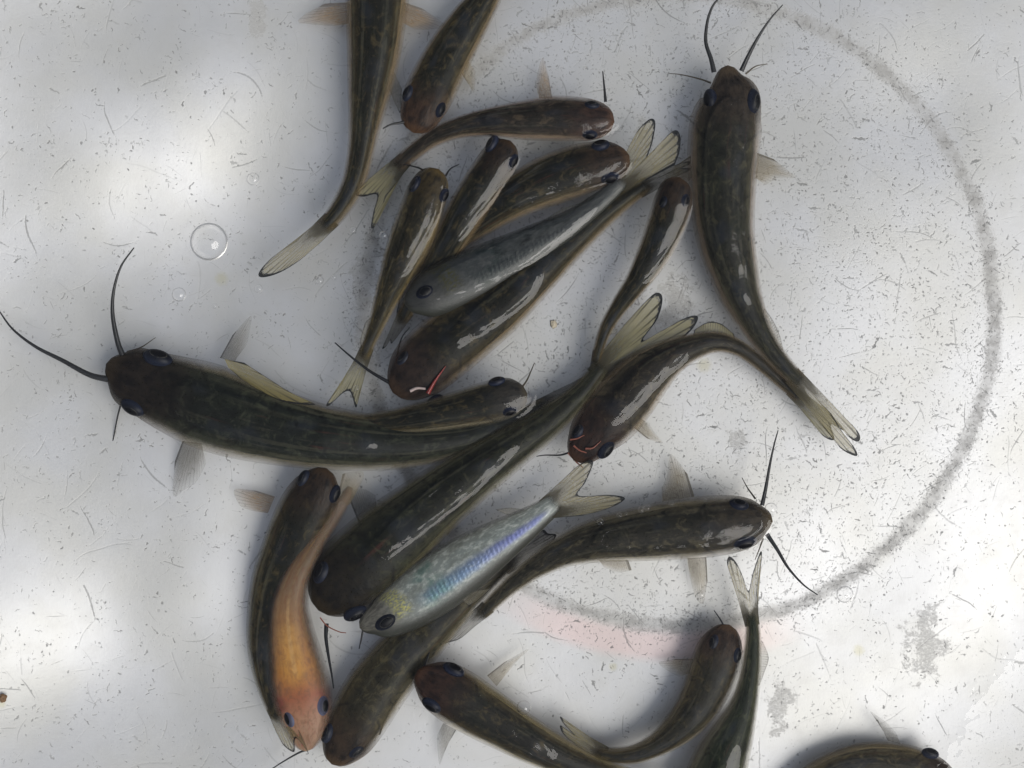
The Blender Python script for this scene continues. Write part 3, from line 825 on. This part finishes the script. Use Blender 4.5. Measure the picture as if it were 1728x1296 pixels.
f = Fish('catfish', 'biggest catfish on the right, head at the top with two upright black barbels',
         [(1228, 110), (1229, 130, 56), (1233, 150, 84), (1235, 172, 100), (1226, 206, 122), (1221, 250, 122), (1219, 310, 115), (1220, 360, 108), (1226, 410, 98), (1237, 455, 86),
          (1251, 500, 72), (1274, 550, 54), (1300, 592, 43), (1330, 627, 36), (1357, 652, 30)],
         skin('skin_big_right', 10, dark=(0.017, 0.017, 0.012), mid=(0.045, 0.040, 0.026), pale=(0.16, 0.115, 0.08), head=(0.044, 0.033, 0.024), green=0.5), (W + 4, W + 8, W - 10))
f.eye(1197, 169, 17, out=(-1, 0.1))
f.eye(1272, 172, 17, out=(1, 0.05))
f.barbel([(1205, 122), (1200, 100), (1191, 70), (1194, 35), (1203, 10), (1216, -6)], 3.8, 1.4)
f.barbel([(1251, 120), (1262, 96), (1280, 62), (1300, 32), (1321, 8)], 3.8, 0.8)
f.barbel([(1200, 140), (1180, 133), (1150, 126), (1130, 124)], 1.6, 0.5, pale=True, dz=-25, z1=30)
f.barbel([(1258, 125), (1275, 112), (1295, 108)], 1.6, 0.5, pale=True, dz=-25, z1=30)
f.fin('tail_fin', (1366, 640), (1349, 662), [(1422, 700), (1449, 730), (1449, 745), (1434, 739), (1416, 718), (1402, 697), (1421, 728), (1441, 754), (1447, 768), (1438, 768), (1417, 755), (1396, 726)], FIN['tail'], tilt=16)
f.fin('pectoral_fin', (1278, 258), (1275, 300), [(1305, 268), (1328, 286), (1342, 300), (1315, 300), (1292, 312)], FIN['pect'], z0=52, z1=26)
f.fin('pectoral_fin', (1166, 262), (1168, 300), [(1140, 280), (1120, 305), (1140, 308), (1156, 312)], FIN['pect'], z0=52, z1=26)
f.fin('adipose_fin', (1284, 535), (1318, 590), [(1290, 520), (1304, 540), (1316, 566), (1322, 592)], FIN['clear'], z0=W - 34)

f = Fish('catfish', 'curved catfish with pink torn lips, biting at the blue fish tail',
         [(968, 777), (985, 755, 66), (1001, 733, 86), (1026, 704, 105), (1056, 670, 104), (1090, 633, 90), (1130, 603, 66), (1170, 585, 48), (1210, 577, 37), (1248, 588, 30),
          (1285, 615, 26), (1320, 646, 24), (1355, 676, 21)],
         skin('skin_curved_torn', 11, dark=(0.018, 0.015, 0.011), mid=(0.05, 0.04, 0.026), pale=(0.20, 0.15, 0.10), head=(0.032, 0.017, 0.012)), (W - 1, W + 3, W - 40))
f.eye(1024, 759, 15, out=(1, 0.8))
f.eye(976, 727, 13, out=(-1, -0.7))
f.fin('tail_fin', (1360, 668), (1348, 684), [(1392, 690), (1424, 726), (1402, 716), (1408, 742), (1388, 735), (1366, 706)], FIN['tail_yellow'], z0=41)
f.fin('dorsal_fin', (1168, 572), (1242, 578), [(1172, 556), (1194, 544), (1216, 546), (1238, 563)], FIN['tail_yellow'], z0=78, tilt=10)
f.tube('lip', [(959, 764), (966, 772), (974, 781), (984, 789)], 1.8, 0.8, MOUTH, W - 23, W - 29)
f.tube('lip', [(962, 742), (974, 740), (986, 735), (993, 741)], 1.3, 0.5, MOUTH, W - 8.5, W - 8)
f.tube('lip', [(988, 757), (1000, 756), (1010, 748), (1014, 744)], 1.5, 0.5, MOUTH, W - 5.5, W - 5)
f.tube('lip', [(968, 752), (978, 760), (990, 764)], 1.4, 0.8, MOUTH, W - 9.5, W - 12)
f.barbel([(960, 764), (944, 768), (920, 768), (905, 770)], 1.6, 0.7, dz=-20, z1=60)
f.fin('pectoral_fin', (1070, 722), (1080, 705), [(1092, 740), (1118, 748), (1105, 730), (1095, 715)], FIN['pect'], z0=44, z1=26)

f = Fish('catfish', 'biggest catfish on the left, dark olive with two long curved black barbels',
         [(179, 614), (194, 621, 72), (214, 631, 100), (246, 646, 114), (290, 664, 132), (340, 682, 146), (400, 702, 144), (470, 722, 128), (540, 737, 112), (620, 746, 98),
          (700, 748, 82), (780, 739, 62), (840, 721, 47), (890, 700, 37), (930, 680, 30)],
         skin('skin_big_left', 12, dark=(0.010, 0.012, 0.009), mid=(0.030, 0.032, 0.022), pale=(0.15, 0.13, 0.085), head=(0.020, 0.015, 0.011), green=0.55, line_w=0.7), (W + 1, W + 8, W - 28))
f.eye(267, 603, 19, out=(0.3, -1))
f.eye(224, 689, 18, out=(-0.5, 1))
f.barbel([(207, 600), (198, 575), (190, 530), (192, 490), (204, 450), (226, 418)], 4.6, 1.0, z1=W - 6)
f.barbel([(182, 640), (150, 632), (105, 608), (60, 585), (22, 556), (-2, 524)], 4.8, 1.0, z1=W - 6)
f.barbel([(205, 678), (198, 705), (190, 745), (180, 772)], 1.6, 0.5, dz=-40, z1=12)
f.barbel([(214, 594), (238, 586), (262, 570)], 1.6, 0.5, pale=True, dz=-40, z1=25)
f.fin('tail_fin', (920, 668), (936, 690), [(960, 648), (998, 631), (1001, 656), (986, 660), (1001, 673), (968, 692)], FIN['tail_dark'], tilt=10, z0=W - 26)
f.fin('dorsal_fin', (379, 606), (385, 620), [(412, 612), (452, 638), (500, 668), (532, 683), (480, 678), (440, 660), (404, 637)], FIN['dors'], z0=W + 1, z1=W - 6, wav=1.0)
f.fin('pectoral_fin', (371, 604), (396, 612), [(392, 566), (423, 533), (421, 560), (416, 582), (404, 596)], FIN['pect_dark'], z0=46, z1=34)
f.fin('pectoral_fin', (308, 744), (340, 748), [(295, 778), (292, 836), (312, 826), (332, 812), (348, 782)], FIN['pect_dark'], z0=46, z1=34)

f = Fish('catfish', 'small catfish resting on the big left one, its pale shiny head pointing right',
         [(890, 664), (876, 667, 54), (856, 671, 69), (820, 680, 72), (770, 692, 64), (710, 704, 52), (650, 713, 42), (590, 716, 32), (550, 714, 24)],
         skin('skin_small_rider', 13, head=(0.036, 0.032, 0.026), pale=(0.19, 0.17, 0.13)), (W + 12, W + 6, W - 26))
f.eye(838, 643, 11)
f.eye(860, 694, 11)
f.fin('tail_fin', (553, 705), (553, 722), [(525, 696), (505, 690), (522, 712), (505, 735), (530, 728)], FIN['tail_dark'], z0=63)
f.barbel([(882, 652), (890, 640), (902, 612)], 1.6, 0.6, pale=True, z1=60)

f = Fish('catfish', 'long olive catfish slanting up from its dark head to a yellow forked tail',
         [(537, 1030), (552, 1012, 98), (575, 985, 126), (620, 945, 138), (670, 900, 130), (720, 858, 115), (775, 815, 101), (830, 775, 88), (885, 738, 74), (935, 703, 58),
          (975, 667, 44), (1004, 633, 34), (1021, 612, 29)],
         skin('skin_long_olive', 14, dark=(0.012, 0.013, 0.008), mid=(0.032, 0.031, 0.018), pale=(0.11, 0.10, 0.06), head=(0.017, 0.013, 0.008), green=0.5, line_w=0.6), (W - 2, W + 4, W - 6))
f.eye(543, 965, 18, out=(-1, -0.5))
f.eye(600, 1036, 16, out=(0.5, 1))
f.fin('tail_fin', (1007, 600), (1033, 628), [(1058, 543), (1085, 513), (1107, 494), (1118, 503), (1110, 537), (1085, 574), (1120, 556), (1160, 535), (1178, 535), (1166, 558), (1128, 588), (1095, 607)], FIN['tail_yellow'], z0=W - 10, tilt=8)
f.barbel([(551, 1052), (550, 1075), (554, 1105), (560, 1140), (563, 1162)], 3.4, 1.0, dz=-20, z1=90)
f.barbel([(616, 1034), (612, 1066), (606, 1095)], 2.6, 0.8, dz=-30, z1=50)
f.fin('pectoral_fin', (606, 884), (636, 862), [(592, 850), (596, 828), (616, 826), (634, 836)], FIN['pect_dark'], z0=44, z1=30)
f.tube('lip', [(540, 1042), (552, 1056), (572, 1066), (584, 1068)], 1.1, 0.7, MOUTH, W - 34, W - 38)

f = Fish('catfish', 'dark striped catfish curving down the left behind the orange one',
         [(551, 790), (544, 806, 64), (533, 830, 86), (514, 866, 97), (492, 920, 97), (470, 980, 92), (456, 1040, 80), (449, 1095, 64), (453, 1145, 48), (463, 1187, 36), (476, 1217, 27)],
         skin('skin_striped_curve', 15, line_w=0.9, pale=(0.16, 0.14, 0.085)), (W + 10, W - 6, W - 24, W - 30, W - 26))
f.eye(511, 807, 13, out=(-1, -0.5))
f.eye(566, 834, 13, out=(1, 0.4))
f.fin('tail_fin', (467, 1210), (484, 1218), [(466, 1236), (479, 1258), (496, 1269), (497, 1252), (501, 1246), (514, 1262), (521, 1272), (512, 1248)], FIN['tail'], z1=W - 2, wav=1)
f.fin('pectoral_fin', (464, 838), (452, 866), [(432, 828), (396, 826), (404, 852), (424, 862)], FIN['pect_orange'], z0=49, z1=36)

f = Fish('catfish', 'orange and pink albino catfish swimming down at the lower left',
         [(517, 1268), (516, 1250, 60), (516, 1225, 80), (513, 1195, 96), (507, 1160, 105), (499, 1115, 95), (491, 1065, 80), (489, 1020, 66), (498, 980, 54), (515, 945, 45), (537, 908, 36),
          (560, 877, 29), (580, 846, 24), (591, 822, 20)], skin_orange('skin_orange', 16), (W - 8, W - 4, W - 12), cap=34, eye_mat=EYE_ORANGE)
f.eye(489, 1211, 14, out=(-1, 0.3))
f.eye(545, 1190, 14, out=(1, 0.0))
f.fin('tail_fin', (582, 824), (600, 826), [(578, 800), (592, 796), (612, 796), (614, 808)], FIN['pect'], z0=67)
f.barbel([(522, 1264), (505, 1270), (480, 1284), (455, 1300)], 1.8, 0.8, z1=70)

f = Fish('silver_catfish', 'shimmering blue and silver catfish on its side with a gold gill',
         [(607, 1060), (625, 1051, 48), (650, 1041, 74), (690, 1017, 93), (740, 983, 102), (790, 948, 94), (840, 915, 76), (885, 886, 56), (920, 861, 41), (944, 842, 33)],
         skin_silver('skin_silver_blue', 17, True), (W - 5, W - 2, W - 2), side=True)
f.eye(653, 1050, 16)
f.fin('tail_fin', (932, 836), (956, 862), [(944, 814), (978, 784), (1001, 778), (989, 812), (976, 836), (1028, 835), (1055, 841), (1030, 857), (984, 870)], FIN['tail'], z0=W - 10, tilt=6)
f.fin('adipose_fin', (862, 872), (905, 862), [(836, 860), (858, 857), (880, 859), (898, 862)], FIN['clear'], z0=W - 20)
f.fin('pectoral_fin', (795, 1000), (780, 1012), [(830, 992), (808, 1012), (790, 1022)], FIN['clear'], z0=W - 14)

f = Fish('catfish', 'brown catfish facing right with two barbels and a wet blue grey patch on its neck',
         [(1304, 880), (1291, 879, 56), (1270, 881, 79), (1240, 884, 97), (1190, 889, 105), (1130, 895, 101), (1070, 902, 91), (1010, 911, 77), (955, 928, 59), (910, 952, 46), (870, 980, 36),
          (835, 1012, 30), (805, 1045, 25)],
         skin('skin_brown_facing_right', 18, dark=(0.022, 0.020, 0.014), mid=(0.060, 0.050, 0.032), pale=(0.20, 0.175, 0.125), head=(0.040, 0.031, 0.020)), (W + 10, W + 4, W - 34))
f.eye(1247, 851, 14, out=(0.2, -1))
f.eye(1256, 916, 15, out=(0.2, 1))
f.barbel([(1286, 853), (1292, 825), (1299, 785), (1306, 752), (1313, 726)], 3.4, 0.8, z1=100)
f.barbel([(1294, 901), (1312, 928), (1330, 958), (1355, 986), (1380, 1004)], 3.4, 0.8, z1=100)
f.barbel([(1275, 842), (1262, 824), (1252, 806)], 1.5, 0.5, pale=True, dz=-30, z1=30)
f.barbel([(1288, 908), (1280, 930), (1274, 945)], 1.5, 0.5, pale=True, dz=-30, z1=30)
f.fin('tail_fin', (800, 1036), (812, 1050), [(775, 1052), (743, 1088), (750, 1086), (776, 1078), (798, 1060)], FIN['tail_dark'], tilt=8)
f.fin('pectoral_fin', (1172, 838), (1118, 846), [(1160, 800), (1132, 766), (1126, 800), (1116, 826)], FIN['pect'], z0=46, z1=30)
f.fin('pectoral_fin', (1192, 940), (1160, 942), [(1194, 980), (1187, 1018), (1174, 1008), (1164, 975)], FIN['pect'], z0=46, z1=30)
f.fin('pelvic_fin', (1060, 945), (1010, 945), [(1066, 962), (1045, 966), (1020, 958)], FIN['pect'], z0=37)

f = Fish('catfish', 'brown catfish at the bottom, snout down, with its back under the blue silver fish',
         [(560, 1290), (571, 1271, 66), (586, 1245, 90), (606, 1210, 101), (636, 1160, 105), (676, 1110, 98), (720, 1066, 86), (765, 1025, 68), (805, 990, 52), (838, 963, 40), (868, 938, 30)],
         skin('skin_brown_bottom', 19, dark=(0.024, 0.021, 0.012), mid=(0.058, 0.048, 0.026), pale=(0.15, 0.125, 0.075), head=(0.040, 0.026, 0.016)), (W - 12, W - 16, W - 62))
f.eye(552, 1236, 14, out=(-1, -0.4))
f.eye(602, 1267, 14, out=(0.8, 1))
f.fin('tail_fin', (860, 928), (880, 946), [(890, 910), (915, 894), (925, 900), (939, 903), (925, 922), (892, 948)], FIN['tail_dark'], tilt=8, z0=70)
f.barbel([(640, 1240), (660, 1190), (690, 1150), (706, 1136)], 1.4, 0.7, dz=-40, z1=60)

f = Fish('catfish', 'catfish at the bottom centre with a bright wet streak and yellow flank edge',
         [(704, 1131), (717, 1141, 62), (742, 1157, 89), (775, 1178, 98), (815, 1203, 93), (860, 1230, 83), (910, 1258, 72), (965, 1284, 60), (1020, 1302, 46), (1070, 1316, 36), (1120, 1326, 28)],
         skin('skin_bottom_centre', 20, head=(0.042, 0.022, 0.015), pale=(0.24, 0.20, 0.10), dark=(0.017, 0.016, 0.012)), (W + 10, W + 4, W - 30))
f.eye(766, 1129, 14, out=(0.5, -1))
f.eye(729, 1190, 15, out=(-0.6, 1))
f.fin('pectoral_fin', (822, 1140), (838, 1158), [(850, 1118), (892, 1095), (876, 1112), (856, 1136)], FIN['pect'], z0=44, z1=28)
f.fin('pectoral_fin', (770, 1232), (748, 1220), [(752, 1262), (742, 1290), (738, 1262), (738, 1240)], FIN['pect_dark'], z0=44, z1=28)
f.barbel([(716, 1126), (722, 1108), (728, 1092)], 1.8, 0.8, z1=80)
f.fin('tail_fin', (1118, 1316), (1122, 1336), [(1160, 1310), (1180, 1305), (1165, 1325), (1182, 1345), (1150, 1345)], FIN['tail'])

f = Fish('catfish', 'small curled catfish at the lower right, tail bending left beside a green tail',
         [(1231, 1054), (1225, 1070, 58), (1215, 1098, 80), (1204, 1131, 85), (1190, 1166, 79), (1170, 1201, 70), (1140, 1233, 56), (1105, 1258, 42), (1065, 1273, 34), (1025, 1274, 28), (997, 1266, 23)],
         skin('skin_small_curled', 21, head=(0.048, 0.030, 0.020), dark=(0.022, 0.020, 0.013), pale=(0.20, 0.17, 0.12)), (W - 24, W - 26, W - 36))
f.eye(1203, 1085, 13, out=(-1, -0.3))
f.eye(1244, 1106, 12, out=(1, 0.2))
f.fin('tail_fin', (993, 1254), (990, 1274), [(968, 1228), (946, 1209), (950, 1220), (968, 1240), (946, 1224), (950, 1238), (972, 1258)], FIN['tail'], tilt=8)
f.fin('pectoral_fin', (1170, 1112), (1164, 1136), [(1140, 1112), (1112, 1118), (1130, 1134), (1146, 1142)], FIN['pect'], z0=44, z1=28)
f.barbel([(1222, 1058), (1216, 1046), (1205, 1030)], 1.6, 0.6, z1=70)

f = Fish('catfish', 'green backed catfish rising from the bottom edge, its tail a narrow V',
         [(1146, 1575), (1153, 1550, 84), (1165, 1490, 112), (1188, 1400, 112), (1211, 1300, 101), (1235, 1240, 76), (1252, 1195, 54), (1263, 1150, 41), (1269, 1100, 33), (1270, 1060, 27), (1265, 1028, 22)],
         skin('skin_green_back', 22, dark=(0.016, 0.022, 0.012), mid=(0.045, 0.046, 0.028), pale=(0.17, 0.16, 0.11), green=0.6), (W - 3, W + 1, W - 8))
f.fin('tail_fin', (1256, 1028), (1276, 1026), [(1238, 984), (1227, 952), (1231, 939), (1243, 950), (1254, 974), (1263, 997), (1270, 968), (1282, 933), (1286, 935), (1281, 965), (1276, 1000)], FIN['tail'], tilt=14)
f.fin('adipose_fin', (1284, 1080), (1276, 1158), [(1288, 1084), (1297, 1110), (1290, 1134), (1282, 1156)], FIN['clear'], z0=W - 40)
f.eye(1112, 1515, 16)
f.eye(1206, 1530, 16)

f = Fish('catfish', 'blurred brown catfish arching at the bottom right corner, mostly out of frame',
         [(1606, 1322), (1590, 1313, 56), (1556, 1303, 76), (1510, 1292, 78), (1460, 1288, 70), (1410, 1297, 58), (1370, 1316, 50), (1335, 1346, 38), (1310, 1380, 28)],
         skin('skin_corner', 23, pale=(0.24, 0.19, 0.11), mid=(0.07, 0.055, 0.03), dark=(0.022, 0.019, 0.012)), (W - 42, W - 42, W - 44))
f.eye(1570, 1270, 13, out=(0.2, -1))
f.eye(1548, 1342, 13, out=(-0.2, 1))
f.fin('pectoral_fin', (1498, 1250), (1520, 1256), [(1482, 1216), (1468, 1200), (1494, 1218), (1512, 1236)], FIN['pect_dark'], z0=52, z1=37)
f.fin('tail_fin', (1304, 1374), (1318, 1386), [(1280, 1400), (1270, 1425), (1290, 1415), (1295, 1440), (1312, 1410)], FIN['tail'])


# ------------------------------------------------------------------ water
def water_material():
    n = NT('clear_water')
    co = n.n('TexCoord').outputs['Object']
    film = n.attr('film')
    v = n.vmath('SCALE', co, scale=1 / (S * 100))
    f1 = n.noise(v, 16, 4, 0.65)
    f2 = n.noise(v, 3.0, 2, 0.5)
    h = n.math('ADD', n.math('MULTIPLY', n.math('MULTIPLY', f1, film), 0.035), n.math('MULTIPLY', f2, 0.02))
    nm = n.bump(h, 1.0, S * 6)
    fr = n.n('Fresnel', None, IOR=1.28, Normal=nm).outputs[0]
    gl = n.n('BsdfGlossy', None, Color=(1, 1, 1), Roughness=0.0, Normal=nm)
    return n.out(n.see(fr, gl.outputs[0], (0.985, 0.99, 0.98)))


def blur(a, sig):
    k = int(sig * 3) + 1
    w = np.exp(-0.5 * (np.arange(-k, k + 1) / sig) ** 2)
    w /= w.sum()
    for ax in (0, 1):
        p = np.pad(a, [(k, k) if i == ax else (0, 0) for i in range(2)], mode='edge')
        out = np.zeros_like(a)
        for i, wi in enumerate(w):
            sl = [slice(None)] * 2
            sl[ax] = slice(i, i + a.shape[ax])
            out += wi * p[tuple(sl)]
        a = out
    return a


def build_water():
    step = 2.0
    xf, yf = np.arange(-60, 1800, step), np.arange(-60, 1370, step)
    xs = np.concatenate([np.arange(-320, -60, 40.0), xf, np.arange(1800, 2680, 40.0)])
    ys = np.concatenate([np.arange(-940, -60, 40.0), yf, np.arange(1370, 2000, 40.0)])
    ix, iy = np.searchsorted(xs, xf[0]), np.searchsorted(ys, yf[0])
    top = np.full((len(xf), len(yf)), -50.0)
    for (sx, sy, hw, zc, hh) in RASTER:
        x0, x1 = sx.min() - 90, sx.max() + 90
        y0, y1 = sy.min() - 90, sy.max() + 90
        a0, a1 = np.searchsorted(xf, x0), np.searchsorted(xf, x1)
        b0, b1 = np.searchsorted(yf, y0), np.searchsorted(yf, y1)
        if a1 <= a0 or b1 <= b0:
            continue
        gx, gy = np.meshgrid(xf[a0:a1], yf[b0:b1], indexing='ij')
        best = np.full(gx.shape, -50.0)
        for k in range(len(sx)):
            i0, i1 = np.searchsorted(xf[a0:a1], sx[k] - hw[k] - 1), np.searchsorted(xf[a0:a1], sx[k] + hw[k] + 1)
            j0, j1 = np.searchsorted(yf[b0:b1], sy[k] - hw[k] - 1), np.searchsorted(yf[b0:b1], sy[k] + hw[k] + 1)
            if i1 <= i0 or j1 <= j0:
                continue
            d2 = ((gx[i0:i1, j0:j1] - sx[k]) ** 2 + (gy[i0:i1, j0:j1] - sy[k]) ** 2) / max(hw[k], 1.0) ** 2
            z = np.where(d2 < 1, zc[k] + hh[k] * np.sqrt(np.clip(1 - d2, 0, 1)), -50)
            best[i0:i1, j0:j1] = np.maximum(best[i0:i1, j0:j1], z)
        top[a0:a1, b0:b1] = np.maximum(top[a0:a1, b0:b1], best)
    film = blur((top > WATER - 1.0).astype(float), 2.0)
    wob = np.zeros_like(top)
    for i, j in np.argwhere(film > 0.02):
        wob[i, j] = mnoise.noise(Vector((xf[i] / 24, yf[j] / 24, 1.7))) * 0.8 + mnoise.noise(Vector((xf[i] / 6, yf[j] / 8, 6.1))) * 0.13
    h = np.maximum(top + 3.0, WATER)
    h = blur(h, 3.6) + film * wob
    h = h + 1.9 * np.exp(-((top - WATER - 0.5) / 1.1) ** 2) * (1 + wob)
    h = np.maximum(h, np.where(top > WATER - 4, top + 1.6, 0))
    h = blur(h, 0.9)
    z = np.full((len(xs), len(ys)), WATER)
    fm = np.zeros_like(z)
    z[ix:ix + len(xf), iy:iy + len(yf)] = h
    fm[ix:ix + len(xf), iy:iy + len(yf)] = film
    gx, gy = np.meshgrid(xs, ys, indexing='ij')
    ver = np.stack([(gx - CX) * S, (CY - gy) * S, z * S], -1).reshape(-1, 3)
    fc = grid_faces(len(xs), len(ys))
    cen = ver[fc].mean(1)
    rad = np.hypot(cen[:, 0] - BO[0], cen[:, 1] - BO[1]) / S
    fc = fc[rad < 1490]
    o = mesh_obj('water', ver, fc, water_material(), attrs={'film': fm.ravel()}, origin=(0, 0, 0))
    tag(o, kind='structure')
    return o


water = build_water()


# ------------------------------------------------------------------ bubbles and crumbs
def bubble_material():
    n = NT('bubble_film')
    fr = n.n('LayerWeight', None, Blend=0.18).outputs['Fresnel']
    fc = n.n('LayerWeight', None, Blend=0.5).outputs['Facing']
    fr = n.math('ADD', n.math('MULTIPLY', fr, 0.62), 0.03, clamp=True)
    gl = n.n('BsdfGlossy', None, Color=(1, 1, 1), Roughness=0.03)
    tint = n.mix(n.step(fc, 0.42, 0.88), (0.99, 0.99, 0.99), (0.42, 0.42, 0.43))
    return n.out(n.see(fr, gl.outputs[0], tint))


BUB = bubble_material()


def bubble(px, py, r, label, group):
    r = r * 1.15 if r < 20 else r
    nu, nv = 16, 33
    c = P(px, py, WATER - r * 0.15)
    vs = []
    for a in range(nu):
        th = 0.02 + (math.pi * 0.62) * a / (nu - 1)
        for b in range(nv):
            p = 2 * math.pi * b / (nv - 1)
            vs.append((c[0] + math.sin(th) * math.cos(p) * r * S, c[1] + math.sin(th) * math.sin(p) * r * S, c[2] + math.cos(th) * 0.72 * r * S))
    o = mesh_obj('air_bubble', vs, grid_faces(nu, nv), BUB, origin=c)
    tag(o, label, 'bubble', group)


bubble(353, 408, 31, 'largest round air bubble floating on the open water at left', 'air bubbles on the water')
bubble(427, 302, 9, 'small bubble above and right of the largest bubble', 'air bubbles on the water')
bubble(302, 497, 10, 'small bubble below and left of the largest bubble', 'air bubbles on the water')
bubble(436, 487, 6, 'tiny bubble just below the tip of the top catfish tail', 'air bubbles on the water')
bubble(539, 473, 6, 'tiny bubble right of the tail tip of the top catfish', 'air bubbles on the water')
bubble(362, 516, 4, 'pinhead bubble right of the small bubble at lower left', 'air bubbles on the water')
bubble(1301, 859, 9, 'clear bubble touching the snout of the brown right facing catfish', 'air bubbles on the water')
bubble(1426, 1003, 12, 'ringed bubble just outside the worn grey ring at lower right', 'air bubbles on the water')
bubble(884, 1194, 10, 'round bubble on the yellow edge of the bottom centre catfish', 'air bubbles on the water')
bubble(1183, 1003, 6, 'tiny bubble by the pectoral fin tip of the right facing catfish', 'air bubbles on the water')
bubble(601, 655, 4, 'pinhead bubble on a yellow forked tail beside the big left catfish', 'air bubbles on the water')
for (x, y, r) in ((1082, 861, 5), (1092, 857, 5), (1045, 870, 4), (1013, 881, 5), (1133, 851, 4), (1057, 868, 2.5), (1190, 845, 3)):
    bubble(x, y, r, 'pinhead bubble on the back of the brown right facing catfish', 'pinhead bubbles on a brown back')
for (x, y, r) in ((596, 388, 5), (647, 397, 6), (563, 468, 4)):
    bubble(x, y, r, 'pinhead bubble left of the small olive catfish with the yellowish snout', 'pinhead bubbles beside the olive catfish')

CRUMB = plain('crumb_tan', (0.66, 0.58, 0.44), 0.6, scale=6000)
CRUMB_BROWN = plain('crumb_brown', (0.20, 0.11, 0.05), 0.6, scale=6000)


def crumb(px, py, r, mat, label, seed):
    nu, nv = 14, 21
    z = float(floor_z(np.array(px, float), np.array(py, float))) + r * 0.35
    c = P(px, py, z)
    vs = []
    for a in range(nu):
        th = math.pi * a / (nu - 1)
        for b in range(nv):
            p = 2 * math.pi * (b % (nv - 1)) / (nv - 1)
            u = Vector((math.sin(th) * math.cos(p), math.sin(th) * math.sin(p), math.cos(th)))
            k = r * (1 + 0.45 * mnoise.noise(u * 1.8 + Vector((seed, 0, 0))) + 0.2 * mnoise.noise(u * 5 + Vector((0, seed, 0))))
            vs.append((c[0] + u.x * k * S, c[1] + u.y * k * 1.15 * S, c[2] + u.z * k * 0.5 * S))
    o = mesh_obj('food_crumb', vs, grid_faces(nu, nv), mat, origin=c)
    tag(o, label, 'crumb', 'food crumbs on the basin floor')


crumb(934, 547, 6, CRUMB, 'pale tan crumb on the basin floor inside the grey ring', 3.0)
crumb(5, 1178, 6, CRUMB_BROWN, 'rusty brown crumb at the far left below the big catfish', 9.0)
